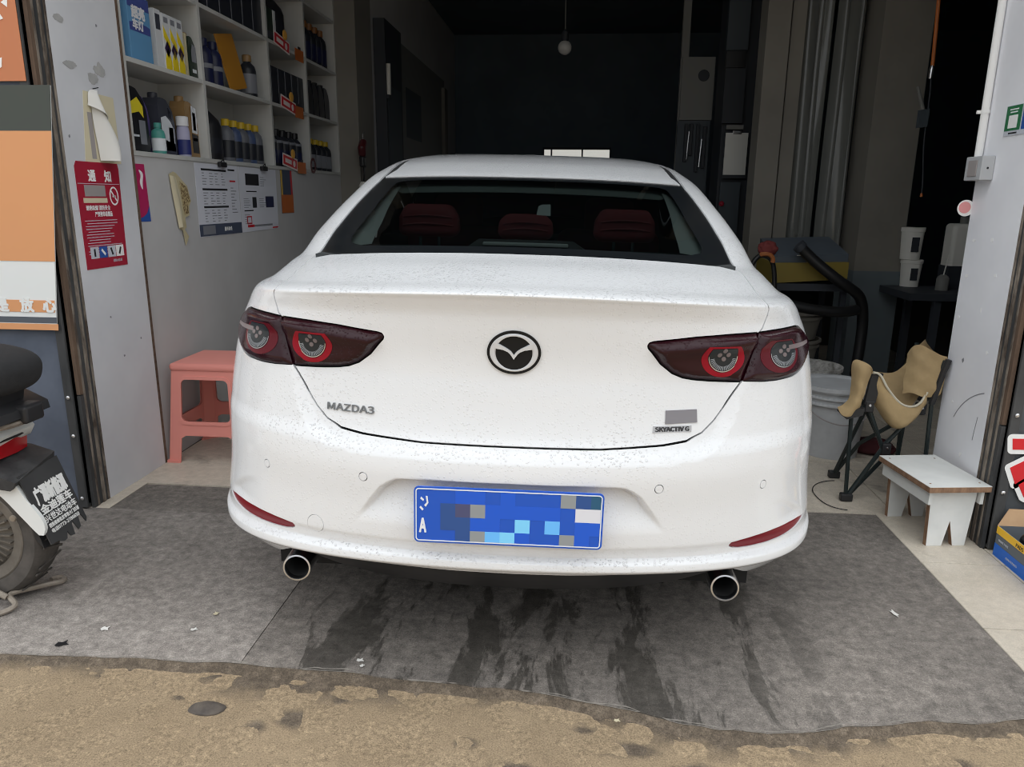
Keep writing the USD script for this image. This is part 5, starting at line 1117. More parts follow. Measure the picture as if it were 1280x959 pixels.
jug(A, 3.430, 3.560, .275, 'jug_slate', 'jug_slate', 'dark slate oil jug with a pale wavy label', x=-1.96, lab=[([(-.42, .08), (.40, .08), (.40, .44), (.18, .56), (-.10, .64), (-.42, .60)], 'label_white'), ([(-.42, .08), (.40, .08), (.40, .20), (-.42, .26)], 'label_blue'), ([(.05, .14), (.34, .14), (.34, .46), (.05, .46)], 'label_grey')])
bottle(A, 3.596, .030, .185, 'can_lilac', 'cap_white', 'lilac spray can with a white cap', x=-1.900, caph=.24, neck=.8, lab=[(.05, .42, 'label_navy')], name='spray_can', catg='spray can')
tj = jug(A, 3.640, 3.752, .285, 'jug_tan', 'jug_tan', 'tan oil jug with a white panel and black figure', x=-1.945, lab=[([(-.05, .42), (.42, .40), (.42, .82), (.0, .86)], 'label_white'), ([(.08, .46), (.32, .45), (.32, .74), (.08, .76)], 'jug_black'), ([(-.08, .08), (.44, .08), (.44, .38), (-.08, .40)], 'jug_black'), ([(.17, .50), (.22, .50), (.22, .70), (.17, .70)], 'label_white'), ([(.0, .28), (.36, .28), (.36, .33), (.0, .33)], 'label_white')])
bottle(A, 3.955, .085, .275, 'jug_black', 'jug_black', 'big round-shouldered black oil drum beside the yellow-capped bottles', x=-1.97, caph=.05, neck=.25, lab=[(.12, .40, 'bottle_dark')], name='oil_drum')
for i in range(5): bottle(A, 4.115 + i * .095, .042, .225, 'bottle_grey' if i % 2 == 0 else 'bottle_blue', 'cap_yellow', ('slate grey bottle with a yellow cap', 'bluish bottle with a yellow cap')[i % 2] + f', {ORD[i]} in the row of yellow caps', group='yellow-capped bottles on the bottom shelf', x=-1.93, lab=[(.1, .5, 'bottle_dark')])
ORD = ('first', 'second', 'third', 'fourth', 'fifth', 'sixth')
def rowof(first, n, dy, group):
    loc = first.GetAttribute('xformOp:translate').Get(); lab = first.GetCustomDataByKey('label')
    tag(first, f'{lab}, {ORD[0]} from the entrance')
    for i in range(1, n): dup(first, (loc[0], loc[1] + dy * i, loc[2]), 0, label=f'{lab}, {ORD[i]} from the entrance', group=group)
def grouped(p, g): tag(p, group=g); return p
g = 'black-capped dark bottles on the bottom shelf'; rowof(grouped(bottle(A, 4.700, .046, .232, 'bottle_dark', 'cap_black', 'black-capped dark bottle, bottom shelf', lab=[(.63, .70, 'label_grey'), (.1, .45, 'bottle_navy')]), g), 5, .108, g)
g = 'dim yellow-capped bottles at the far end of the bottom shelf'; rowof(grouped(bottle(A, 5.310, .046, .22, 'bottle_dark', 'cap_yellow', 'dim yellow-capped bottle, bottom shelf end', lab=[(.1, .5, 'label_grey')]), g), 5, .112, g)
# middle row
carton_(B, 3.170, 3.335, .255, 'box_sky', 'light blue car-lamp box with white lettering on the middle shelf', x=-1.925, depth=.12, faces=[([(.02, .80), (.98, .80), (.98, .99), (.02, .99)], 'box_deep'), ([(.04, .44), (.96, .44), (.96, .56), (.80, .58), (.2, .58), (.04, .56)], 'box_deep')])
lampb = stage.GetPrimAtPath('/World/product_box')
for txt, zz, h in (('超亮', .170, .050), ('车灯', .125, .042)):
    t = glyphs(txt, h, .0006, 3); v = t.vertices.copy(); t.vertices = np.stack([.061 + v[:, 2], v[:, 0] - .055, v[:, 1] + zz], 1); obj('lettering', fix(t), 'cap_white', lampb, smooth=False)
carton_(B, 3.340, 3.395, .245, 'box_teal', 'teal and grey narrow box next to the light blue box', x=-1.96, faces=[([(.05, .6), (.95, .6), (.95, .98), (.05, .98)], 'label_grey')])
carton_(B, 3.400, 3.452, .245, 'box_white', 'plain white box with a dark picture window', x=-1.93, faces=[([(.15, .66), (.85, .66), (.85, .92), (.15, .92)], 'jug_slate')])
g = 'white boxes with yellow and dark diamonds'
d0 = grouped(carton_(B, 3.456, 3.512, .238, 'box_white', 'white box with yellow and dark diamonds', faces=[([(.04, .02), (.96, .02), (.96, .18), (.5, .42), (.04, .18)], 'diamond_yellow'), ([(.04, .58), (.96, .36), (.96, .52), (.04, .78)], 'diamond_yellow'), ([(.5, .22), (.96, .38), (.5, .54), (.04, .38)], 'diamond_dark'), ([(.2, .84), (.8, .84), (.8, .94), (.2, .94)], 'label_grey')]), g); rowof(d0, 3, .0585, g)
bottle(B, 3.645, .030, .225, 'jug_black', 'cap_red', 'dark bottle with a red cap behind the cream folders', x=-2.03)
g = 'cream folders'; rowof(grouped(carton_(B, 3.626, 3.642, .195, 'book_cream', 'thin cream folder by the green jug', faces=[], x=-1.935, name='folder', catg='folder'), g), 3, .0195, g)
jug(B, 3.690, 3.752, .205, 'jug_green', 'jug_tan', 'dark green oil jug with an outlined white label', x=-1.920, handle=False, lab=[([(-.3, .36), (.4, .36), (.4, .70), (-.1, .76), (-.3, .6)], 'label_grey'), ([(-.3, .12), (.3, .12), (.3, .2), (-.3, .2)], 'label_white')])
g = 'navy bottles on the middle shelf'; rowof(grouped(bottle(B, 3.825, .044, .225, 'bottle_navy', 'bottle_navy', 'navy blue bottle on the middle shelf', lab=[(.35, .45, 'label_grey')]), g), 3, .105, g)
ev = thing('envelope', 'large yellow-brown envelope leaning on the middle shelf', 'envelope', (-1.895, 4.245, B))
q = place(rbox(-.004, .004, -.105, .105, 0, .285, .0015, 1), RY(-9), RX(11)); q.apply_transform(T(0, 0, -q.bounds[0][2])); obj('sheet', q, 'envelope', ev, smooth=False)
bottle(B, 4.455, .048, .235, 'bottle_dark', 'jug_tan', 'dark bottle standing right of the yellow envelope', lab=[(.1, .55, 'label_grey')])
g = 'black boxes on the middle shelf'; rowof(grouped(carton_(B, 4.660, 4.762, .215, 'box_black', 'black pale-edged box, middle shelf', faces=[([(.0, .0), (.07, .0), (.07, 1), (.0, 1)], 'label_grey')]), g), 5, .112, g)
g = 'dark jugs at the far end of the middle shelf'; rowof(grouped(jug(B, 5.275, 5.375, .255, 'bottle_dark', 'jug_black', 'dark oil jug, middle shelf end', handle=False), g), 5, .122, g)
# top row
g = 'black boxes on the top shelf'; rowof(grouped(carton_(C, 3.900, 4.030, .245, 'box_black', 'black pale-edged box, top shelf', faces=[([(.0, .0), (.06, .0), (.06, 1), (.0, 1)], 'label_grey')]), g), 5, .137, g)
carton_(C, 4.640, 4.745, .185, 'jug_green', 'dark green box on the top shelf', faces=[([(.1, .1), (.9, .1), (.9, .3), (.1, .3)], 'jug_slate')])
carton_(C, 4.755, 4.790, .185, 'box_white', 'thin white box between the green box and the round black drum')
bottle(C, 4.920, .095, .315, 'jug_black', 'jug_black', 'large round black drum on the top shelf', x=-1.972, caph=.05, neck=.3, name='oil_drum', lab=[(.2, .5, 'bottle_dark')])
g = 'orange-capped dark bottles on the top shelf'; rowof(grouped(bottle(C, 5.310, .047, .27, 'bottle_dark', 'cap_orange', 'dark orange-capped bottle, top shelf', lab=[(.1, .5, 'bottle_navy')]), g), 5, .112, g)
# red shop tags and orange cards clipped to the shelf edges
for k, (y, z, lab) in enumerate(((4.812, 2.118, 'red tag with white edge and yellow mascot, on the top shelf edge'), (4.862, 1.762, 'red tag with white edge and yellow mascot, on the middle shelf edge'), (4.832, 1.412, 'red tag with white edge and yellow mascot, on the bottom shelf edge'))):
    tg = thing('shelf_tag', lab, 'tag', (-1.853, y, z))
    o = affinity.rotate(sbox(-.125, -.040, .125, .036), -7).buffer(-.006).buffer(.006)
    obj('tag_border', face(o, 0, 0, .002), 'tag_white', tg, smooth=False); obj('tag_field', face(o.buffer(-.010), 0, .002, .0008), 'tag_red', tg, smooth=False)
    obj('tag_print', face(affinity.rotate(sbox(-.085, -.012, .02, .014), -7), 0, .0028, .0005), 'tag_white', tg, smooth=False); obj('tag_print', face(Point(.065, -.012).buffer(.020), 0, .0028, .0005), 'tag_white', tg, smooth=False)
    obj('mascot', place(trimesh.creation.icosphere(subdivisions=2, radius=1), np.diag([.006, .036, .030, 1]), T(.008, .04, .050)), 'mascot_yellow', tg, smooth=True)
for y, z, lab in ((5.105, 2.085, 'orange card hanging from the top shelf edge'), (5.045, 1.725, 'orange card hanging from the middle shelf edge'), (5.035, 1.372, 'orange card hanging from the bottom shelf edge')):
    oc = thing('price_card', lab, 'tag', (-1.852, y, z)); obj('card', face(sbox(-.075, -.028, .075, .045), 0, 0, .0015), 'tag_orange', oc, smooth=False); obj('card_clip', face(sbox(-.02, .045, .02, .06), 0, 0, .004), 'box_black', oc, smooth=False)
hr_ = thing('ring_tag', 'dim red ring-shaped tag hanging at the bottom shelf edge', 'tag', (-1.851, 5.255, 1.405)); obj('ring', face(Point(0, 0).buffer(.052).difference(Point(0, 0).buffer(.034)), 0, 0, .003), 'rag_red', hr_, smooth=False)

# sheets on the wall under the shelf
def sheet(name, lab, cat_, pts, m, X=-1.8615, th=.0012):
    t = thing(name, lab, cat_, (0, 0, 0)); obj('sheet', on_left(pts, th, 0, X), m, t, smooth=False); return t
def rect(t, nm, y0, z0, y1, z1, m, lv=1, X=-1.8615): return obj(nm, on_left(sbox(y0, z0, y1, z1), .0004, .0008 + .0004 * lv, X), m, t, smooth=False)
plain('poster_white', lin(206, 208, 216), .55); plain('poster_slate', lin(62, 70, 88), .55)
p1 = sheet('price_poster', 'white price list poster with a dark footer, next to the torn paper', 'poster', [(3.595, .995), (4.072, .997), (4.068, 1.352), (3.60, 1.352)], 'poster_white')
rect(p1, 'footer_band', 3.597, .997, 4.071, 1.055, 'poster_slate'); rect(p1, 'print_field', 3.63, 1.005, 3.76, 1.048, 'label_grey', 2)
obj('footer_print', left_text('服务热线', .022, 3.86, 1.018, 1, off=.0022, X=-1.8615), 'print_white', p1, smooth=False)
rp = np.random.default_rng(11)
for z in (1.318, 1.222, 1.135): rect(p1, 'heading_bar', 3.66, z, 3.93, z + .010, 'print_black')
for z0 in (1.318, 1.222, 1.135):
    for i in range(5):
        for y in (3.665, 3.74, 3.80, 3.87): rect(p1, 'text_line', y, z0 - .014 - i * .0135, y + rp.uniform(.018, .05), z0 - .0105 - i * .0135, 'label_grey')
rect(p1, 'red_print', 3.965, 1.268, 4.03, 1.276, 'tag_red'); rect(p1, 'heading_bar', 3.95, 1.325, 4.03, 1.334, 'print_black')
for i in range(9): rect(p1, 'text_line', 3.97, 1.235 - i * .016, 3.97 + rp.uniform(.03, .07), 1.239 - i * .016, 'label_grey')
p2 = sheet('service_poster', 'white service poster with small pictures, further along under the shelf', 'poster', [(4.078, .997), (4.592, 1.003), (4.600, 1.352), (4.078, 1.352)], 'poster_white')
rect(p2, 'picture', 4.16, 1.255, 4.34, 1.318, 'print_black'); rect(p2, 'picture', 4.235, 1.13, 4.29, 1.19, 'bottle_dark'); rect(p2, 'picture', 4.42, 1.13, 4.54, 1.195, 'bottle_navy')
for y, z in ((4.36, 1.30), (4.12, 1.18), (4.33, 1.18), (4.12, 1.09)):
    for i in range(5): rect(p2, 'text_line', y, z - i * .012, y + rp.uniform(.05, .09), z + .003 - i * .012, 'label_grey')
rect(p2, 'caption_bar', 4.16, 1.218, 4.30, 1.224, 'print_black'); rect(p2, 'caption_bar', 4.12, 1.112, 4.24, 1.118, 'print_black'); rect(p2, 'red_print', 4.145, 1.040, 4.21, 1.085, 'tag_red'); rect(p2, 'print_field', 4.155, 1.048, 4.20, 1.078, 'poster_white', 2)
rect(p2, 'red_print', 4.15, 1.022, 4.24, 1.036, 'tag_red'); rect(p2, 'caption_bar', 4.24, 1.023, 4.50, 1.034, 'label_grey'); rect(p2, 'red_print', 4.50, 1.006, 4.585, 1.014, 'tag_red')
for y, lab in ((3.87, 'black spring clip holding the price list poster to the shelf edge'), (4.40, 'black spring clip holding the service poster to the shelf edge')):
    cl = thing('spring_clip', lab, 'clip', (-1.852, y, 1.352)); obj('clip_body', rbox(-.006, .014, -.036, .036, -.012, .014, .004, 1), 'cap_black', cl); obj('clip_arm', tube([(.006, -.02, .012), (.012, 0, .028), (.006, .02, .012)], .003, 6), 'cap_black', cl)
yp = sheet('yellow_card', 'narrow yellow and orange card hanging below the bottom shelf tags', 'card', [(4.665, 1.09), (4.870, 1.09), (4.862, 1.36), (4.672, 1.36)], 'poster_slate')
rect(yp, 'orange_field', 4.668, 1.092, 4.868, 1.205, 'tag_orange'); rect(yp, 'yellow_edge', 4.672, 1.205, 4.70, 1.355, 'sheet_yellow'); rect(yp, 'red_edge', 4.835, 1.205, 4.862, 1.355, 'tag_red')
tp_ = thing('torn_paper', 'torn yellowed paper hanging loose on the white wall', 'paper', (0, 0, 0))
obj('torn_sheet', on_left([(3.350, 1.290), (3.385, 1.302), (3.41, 1.296), (3.50, 1.24), (3.525, 1.17), (3.50, 1.145), (3.498, 1.105), (3.455, 1.095), (3.46, 1.05), (3.44, 1.04), (3.475, 1.005), (3.44, .965), (3.425, 1.035), (3.395, 1.045), (3.37, 1.17)], .002, .006, X=-1.862), 'paper_old', tp_, smooth=False)
obj('loose_fold', curl([(3.352, 1.285), (3.36, 1.20), (3.375, 1.12), (3.388, 1.05)], [(3.40, 1.28), (3.425, 1.20), (3.43, 1.12), (3.425, 1.055)], dep=.012), 'paper_cream', tp_, smooth=True)
mottled('foxed_paper', lin(104, 82, 50), lin(186, 168, 124), 90, rough=(.8, .9), lo=.42, hi=.58)
obj('foxed_patch', on_left([(3.432, 1.262), (3.496, 1.232), (3.515, 1.17), (3.488, 1.152), (3.492, 1.115), (3.452, 1.105), (3.438, 1.18)], .0006, .0082, X=-1.862), 'foxed_paper', tp_, smooth=False, label='brown foxed corner')
# ------------------------------------------------------------------ depth of the garage
plain('curtain_plastic', lin(112, 114, 110), .22, coat=.3, transmission_weight=0.0)
plain('deep_grey', lin(120, 120, 116), .6); plain('deep_dark', lin(40, 44, 50), .6); plain('deep_slate', lin(62, 70, 76), .6); plain('deep_white', lin(226, 224, 216), .6)
plain('machine_yellow', lin(118, 102, 38), .5); plain('machine_slate', lin(66, 74, 82), .5); plain('tub_grey', lin(116, 112, 104), .6)
plain('cord_orange', lin(196, 110, 50), .5); plain('red_cloth', lin(104, 40, 38), .8); plain('orange_part', lin(150, 88, 44), .6); plain('bottle_green', lin(36, 64, 48), .35)
mat('window_pane', {'t': ('transparent_bsdf', {'color': (1, .98, .93)}), 'g': ('glossy_bsdf', {'roughness': .15}), 'f': ('fresnel', {'IOR': 1.3}), 'x': ('mix_closure', {})}, [('f.fac', 'x.fac'), ('t.BSDF', 'x.closure1'), ('g.BSDF', 'x.closure2')], surface='x.closure')
plain('lamp_glass', lin(200, 200, 196), .3)

structure('pillar_2', cat(bx(1.16, 1.305, 5.20, 5.40, 0, 3.31), bx(1.318, 1.405, 5.225, 5.40, 0, 3.31)), 'pillar_paint')
p3 = structure('pillar_3', bx(1.832, 2.128, 5.10, 5.42, 0, 3.31), 'pillar_paint')
structure('painted_base', bx(1.830, 2.130, 5.098, 5.421, 0, .752), 'pillar_base_paint', p3, label='grey-blue painted base of the pillar')
sc2 = thing('strip_curtain', 'grey plastic strip curtain hanging between the two pillars behind the car', 'curtain', (0, 0, 0))
for k in range(6):
    x0 = 1.408 + k * .069 + .012 * math.sin(k * 2.3); n = 14; wd, am = .075 + .02 * math.sin(k * 1.9 + 1), .028 + .022 * math.sin(k * 2.7)
    zz = np.linspace(.70 + .03 * (k % 3), 3.05, 26); tt = np.linspace(0, 1, n)
    v = np.array([(x0 + wd * t, 5.30 + .03 * (k % 2) - am * math.sin(math.pi * t) + .014 * math.sin(z * 2.1 + k * 1.7 + 2 * t), z) for z in zz for t in tt])
    i = np.arange(25 * n).reshape(25, n)[:, :-1].ravel()
    obj('curtain_strip', trimesh.Trimesh(v, np.vstack([np.stack([i, i + 1, i + n + 1], 1), np.stack([i, i + n + 1, i + n], 1)]), process=False), 'curtain_plastic', sc2, smooth=True)
obj('curtain_rail', bx(1.40, 1.835, 5.27, 5.35, 3.03, 3.08), 'deep_grey', sc2, smooth=False)
mc = thing('workshop_machine', 'slate and yellow workshop machine in front of the strip curtain', 'machine', (0, 0, 0))
obj('top_panel', hull([(1.14, 4.42, .885), (1.55, 4.42, .905), (1.14, 4.80, .97), (1.55, 4.80, .985), (1.14, 4.42, .85), (1.55, 4.42, .86), (1.14, 4.8, .86), (1.55, 4.8, .86)]), 'machine_slate', mc, smooth=False)
obj('yellow_band', hull([(1.13, 4.40, .735), (1.55, 4.40, .765), (1.13, 4.40, .850), (1.55, 4.40, .862), (1.13, 4.8, .75), (1.55, 4.8, .77), (1.13, 4.8, .86), (1.55, 4.8, .86)]), 'machine_yellow', mc, smooth=False)
obj('lower_rail', bx(1.12, 1.56, 4.39, 4.80, .695, .735), 'deep_dark', mc, smooth=False)
for x in (1.13, 1.53):
    for y in (4.41, 4.77): obj('leg', bx(x, x + .03, y, y + .03, 0, .70), 'deep_dark', mc, smooth=False)
obj('control_plate', bx(1.26, 1.30, 4.405, 4.41, .893, .897), 'deep_white', mc, smooth=False)
obj('lower_shelf', bx(1.13, 1.56, 4.41, 4.80, .20, .22), 'deep_dark', mc, smooth=False)
def tub(z, label): 
    t = thing('stacked_tub', label, 'tub', (1.335, 4.60, z)); obj('body', lathe([(0, 0), (.13, 0), (.155, .15), (.168, .152), (.168, .168), (.155, .168), (.15, .16), (.12, .01), (0, .01)], 32), 'tub_grey', t, smooth=35); obj('rim_band', lathe([(.150, .118), (.158, .12), (.160, .138), (.152, .14)], 32), 'tub_grey', t, smooth=35); return t
tub(.221, 'lower grey tub on the machine shelf'); tub(.391, 'upper grey tub stacked under the yellow band')
hs = thing('suction_hose', 'thick black suction hose sloping across the yellow machine band', 'hose', (0, 0, 0))
obj('upper_hose', tube(spline([(1.255, 4.33, .945), (1.33, 4.32, .875), (1.43, 4.30, .795), (1.52, 4.30, .735), (1.60, 4.33, .68), (1.64, 4.36, .60), (1.655, 4.37, .40), (1.66, 4.37, .034)], 60), .030, 14), 'hose_black', hs)
obj('lower_hose', tube(spline([(1.10, 4.33, .66), (1.20, 4.31, .63), (1.36, 4.30, .60), (1.52, 4.31, .59), (1.60, 4.34, .60)], 40), .030, 14), 'hose_black', hs)
obj('hose_nozzle', tube([(1.238, 4.332, .958), (1.262, 4.33, .938)], .036, 14), 'deep_dark', hs)
lh = thing('draped_cloth', 'dark red cloth draped on a black looped handle beside the pillar', 'cloth', (0, 0, 0))
v = trimesh.creation.icosphere(subdivisions=3, radius=1.0); v.vertices = v.vertices * [.052, .04, .042] * (1 + .5 * (meshkit.fbm(v.vertices * 2.6, 3, 4)[:, None] - .5)); v.apply_transform(T(1.040, 4.19, .945)); obj('cloth', v, 'red_cloth', lh, smooth=True)
obj('orange_strap', tube(spline([(1.0, 4.17, .912), (1.03, 4.16, .918), (1.058, 4.165, .905), (1.066, 4.17, .87)], 20), .012, 8), 'orange_part', lh)
obj('loop_handle', tube(spline([(.965, 4.20, .60), (.960, 4.20, .78), (.972, 4.20, .87), (1.01, 4.20, .908), (1.055, 4.20, .895), (1.085, 4.20, .83), (1.095, 4.20, .60), (1.10, 4.20, .0)], 50), .013, 10), 'hose_black', lh)
obj('handle_leg', tube([(.965, 4.20, .62), (.965, 4.20, .0)], .013, 10), 'hose_black', lh)
ag = thing('hanging_air_gun', 'grey air gun hanging on an orange hose in front of the tall pillar', 'air gun', (0, 0, 0))
obj('hose', tube(spline([(1.925, 4.6, 3.30), (1.927, 4.6, 2.27), (1.936, 4.6, 2.08), (1.942, 4.6, 1.93)], 40), .010, 8), 'cord_orange', ag)
obj('coupling', lathe([(.001, 0), (.012, 0), (.014, .02), (.014, .05), (.009, .07), (.001, .07)], 14).apply_transform(T(1.941, 4.6, 1.865)), 'silver', ag)
obj('gun_body', hull([(1.905, 4.585, 1.70), (1.955, 4.585, 1.705), (1.952, 4.585, 1.61), (1.905, 4.585, 1.605), (1.905, 4.62, 1.70), (1.955, 4.62, 1.705), (1.952, 4.62, 1.61), (1.905, 4.62, 1.605)]), 'deep_slate', ag, smooth=False)
obj('nozzle', tube([(1.925, 4.6, 1.70), (1.878, 4.6, 1.825)], [.011, .008], 10), 'deep_grey', ag)
obj('lead_wire', tube(spline([(1.943, 4.6, 1.87), (1.95, 4.6, 1.72), (1.955, 4.6, 1.50), (1.978, 4.6, 1.28), (1.979, 4.6, 1.24)], 30), .004, 6), 'deep_dark', ag); obj('wire_tip', lathe([(.001, 0), (.009, .003), (.006, .02), (.001, .024)], 10).apply_transform(T(1.979, 4.6, 1.225)), 'cord_orange', ag)
# boards and cabinets further back on the right
wc = thing('wall_board', 'pale board with a dark round hole, standing behind the pillar line', 'board', (0, 0, 0)); obj('board', bx(.81, 1.07, 6.50, 6.53, 1.83, 2.31), 'deep_grey', wc, smooth=False); obj('dark_hole', place(lathe([(0, 0), (.045, 0), (.04, .004), (0, .004)], 20), RX(90), T(.985, 6.50, 2.17)), 'deep_dark', wc); obj('post', bx(.80, .86, 6.53, 6.58, 0, 3.31), 'deep_grey', wc, smooth=False)
tb = thing('tool_board', 'grey tool board with dark hanging tools under the pale board', 'board', (0, 0, 0)); obj('board', bx(.80, 1.06, 6.50, 6.53, .9, 1.825), 'deep_slate', tb, smooth=False)
for x, z0, z1 in ((.87, 1.50, 1.80), (.91, 1.55, 1.80), (.965, 1.42, 1.80), (1.02, 1.45, 1.78)): obj('hanging_tool', rbox(x - .014, x + .014, 6.47, 6.498, z0, z1, .006, 1), 'deep_dark', tb)
for x, z in ((.885, 1.52), (.99, 1.46)): obj('tool_shank', tube([(x, 6.48, z), (x + .01, 6.48, z + .22)], .007, 8), 'silver', tb)
ec = thing('tall_cabinet', 'tall dark slate cabinet beside the pale board', 'cabinet', (0, 0, 0)); obj('body', bx(1.075, 1.30, 6.05, 6.40, 0, 2.75), 'deep_dark', ec, smooth=False); obj('upper_panel', bx(1.06, 1.215, 6.0, 6.05, 2.27, 2.75), 'deep_slate', ec, smooth=False); obj('label_strip', bx(1.065, 1.20, 6.0, 6.05, 2.15, 2.265), 'cap_black', ec, smooth=False); obj('lower_panel', bx(1.065, 1.215, 6.0, 6.05, 1.76, 2.145), 'deep_dark', ec, smooth=False); obj('base_panel', bx(1.09, 1.24, 6.0, 6.05, .2, 1.33), 'deep_slate', ec, smooth=False)
cb = thing('clipboard', 'pale clipboard with papers hanging on the tall cabinet', 'clipboard', (0, 0, 0)); obj('papers', bx(1.10, 1.265, 5.985, 5.996, 1.385, 1.69), 'deep_white', cb, smooth=False); obj('backing', bx(1.095, 1.27, 5.996, 6.0, 1.36, 1.70), 'deep_dark', cb, smooth=False); obj('paper_clip', rbox(1.15, 1.215, 5.975, 5.986, 1.68, 1.705, .003, 1), 'silver', cb); obj('top_strip', bx(1.10, 1.225, 5.985, 5.998, 1.715, 1.745), 'deep_grey', cb, smooth=False)
rc = thing('red_charm', 'small red hanging charm low on the tall cabinet', 'charm', (0, 0, 0))
for x, z, r in ((1.105, 1.17, .020), (1.12, 1.03, .028), (1.10, .98, .024)): obj('red_knot', trimesh.creation.icosphere(subdivisions=2, radius=r).apply_transform(T(x, 6.0 - r * .95, z)), 'notice_red', rc, smooth=True)
# right-hand bay
bn = thing('low_bench', 'dark low bench in the neighbouring bay carrying white containers', 'bench', (0, 0, 0)); obj('bench_top', bx(1.99, 2.62, 4.60, 5.05, .625, .668), 'deep_dark', bn, smooth=False)
for x in (2.15, 2.57):
    for y in (4.62, 5.00): obj('leg', bx(x, x + .04, y, y + .04, 0, .625), 'deep_dark', bn, smooth=False)
def pail(x, y, z, h, r, label):
    t = thing('white_pail', label, 'bucket', (x, y, z)); obj('body', lathe([(0, 0), (r * .86, 0), (r, h * .86), (r * 1.06, h * .87), (r * 1.06, h), (0, h)], 28), 'deep_white', t, smooth=35)
    obj('pail_label', face(sbox(-r * .4, h * .25, r * .3, h * .7), 0, 0).apply_transform(RZ(-90)).apply_transform(T(0, -r * .99, 0)), 'deep_dark', t, smooth=False); return t
pail(2.150, 5.0, .669, .170, .062, 'lower white pail of the two stacked on the dark bench'); pail(2.132, 5.0, .841, .200, .066, 'upper white pail of the two stacked on the dark bench')
jc = thing('white_canister', 'large pale canister standing at the end of the dark bench', 'canister', (2.42, 4.97, .669)); obj('body', rbox(-.085, .085, -.065, .065, 0, .40, .025), 'deep_white', jc); obj('spout', lathe([(0, .39), (.025, .39), (.025, .44), (0, .44)], 16), 'deep_grey', jc); obj('dark_base', bx(-.086, .086, -.066, .066, 0, .14), 'deep_dark', jc, smooth=False)
pb = thing('pump_bottle', 'grey bottle with a thin tube on the dark bench', 'bottle', (2.262, 4.80, .669)); obj('body', lathe([(0, 0), (.036, 0), (.036, .07), (.028, .085), (.014, .095), (0, .095)], 20), 'deep_grey', pb); obj('pump_tube', tube([(0, 0, .09), (.015, 0, .22)], .004, 8), 'deep_white', pb)
# back window, pendant lamp, left depth
wn = structure('window_1', cat(bx(-.49, -.475, 10.56, 10.64, 1.38, 1.87), bx(-.385, -.365, 10.57, 10.63, 1.38, 1.87), bx(.035, .055, 10.57, 10.63, 1.38, 1.87), bx(.415, .43, 10.56, 10.64, 1.38, 1.87), bx(-.49, .43, 10.56, 10.64, 1.845, 1.87), bx(-.49, .43, 10.56, 10.64, 1.37, 1.39)), 'deep_dark')
for a, b in ((-.475, -.385), (-.365, .035), (.055, .415)): structure('pane', bx(a, b, 10.598, 10.602, 1.39, 1.845), 'window_pane', wn)
pl_ = thing('pendant_lamp', 'unlit pendant lamp hanging deep in the dark garage', 'lamp', (-.14, 6.5, 0)); obj('cable', tube([(0, 0, 3.30), (0, 0, 2.50)], .005, 6), 'deep_grey', pl_); obj('socket', lathe([(0, 2.43), (.028, 2.43), (.028, 2.50), (.01, 2.52), (0, 2.52)], 18), 'deep_dark', pl_); obj('bulb', trimesh.creation.icosphere(subdivisions=3, radius=.055).apply_transform(T(0, 0, 2.385)), 'lamp_glass', pl_, smooth=True)
pt = thing('partition_board', 'tall grey partition board along the left wall beyond the pillar', 'partition', (0, 0, 0)); obj('board', bx(-1.695, -1.64, 7.0, 9.4, 0, 2.55), 'deep_grey', pt, smooth=False); obj('edge_post', bx(-1.695, -1.60, 9.2, 9.4, 0, 2.45), 'pillar_paint', pt, smooth=False); obj('notice_sheet', bx(-1.642, -1.638, 7.3, 8.0, 1.75, 2.2), 'deep_slate', pt, smooth=False)
lc = thing('side_cabinet', 'dark narrow cabinet between the left pillar and the partition board', 'cabinet', (0, 0, 0)); obj('body', bx(-1.695, -1.60, 6.40, 6.98, 1.33, 2.60), 'deep_dark', lc, smooth=False); obj('door_panel', bx(-1.603, -1.597, 6.46, 6.92, 1.40, 2.1), 'deep_slate', lc, smooth=False)
lw = thing('low_counter', 'low white counter between the left pillar and the partition board', 'counter', (0, 0, 0)); obj('body', bx(-1.695, -1.50, 6.38, 6.98, 0, 1.10), 'dirty_white_wall', lw, smooth=False); obj('counter_top', bx(-1.695, -1.49, 6.37, 6.99, 1.10, 1.13), 'deep_grey', lw, smooth=False)
for i in range(3): bottle(1.131, 6.46 + i * .12, .040, .19, 'bottle_green', 'cap_black', f'{("nearest", "middle", "farthest")[i]} dark green bottle on the low white counter', x=-1.555)
tl_ = thing('tube_light', 'short white unlit tube light on the dark side cabinet', 'lamp', (0, 0, 0)); obj('tube', tube([(-1.585, 6.43, 2.02), (-1.585, 6.43, 2.26)], .018, 12), 'deep_white', tl_); obj('mount', bx(-1.60, -1.58, 6.41, 6.45, 1.99, 2.02), 'deep_dark', tl_, smooth=False)
sgn_ = thing('spray_gun', 'dark red spray gun hanging from the pillar at the end of the shelf', 'spray gun', (0, 0, 0))
obj('gun_body', hull(np.vstack([trimesh.creation.icosphere(subdivisions=1, radius=.03).vertices + p for p in ([-1.66, 5.86, 1.60], [-1.66, 5.83, 1.52], [-1.655, 5.80, 1.56])])), 'rag_red', sgn_); obj('grip', rbox(-1.68, -1.64, 5.80, 5.88, 1.42, 1.50, .012, 1), 'cap_black', sgn_); obj('hook', tube([(-1.66, 5.895, 1.68), (-1.66, 5.86, 1.66), (-1.66, 5.86, 1.62)], .005, 6), 'silver', sgn_)
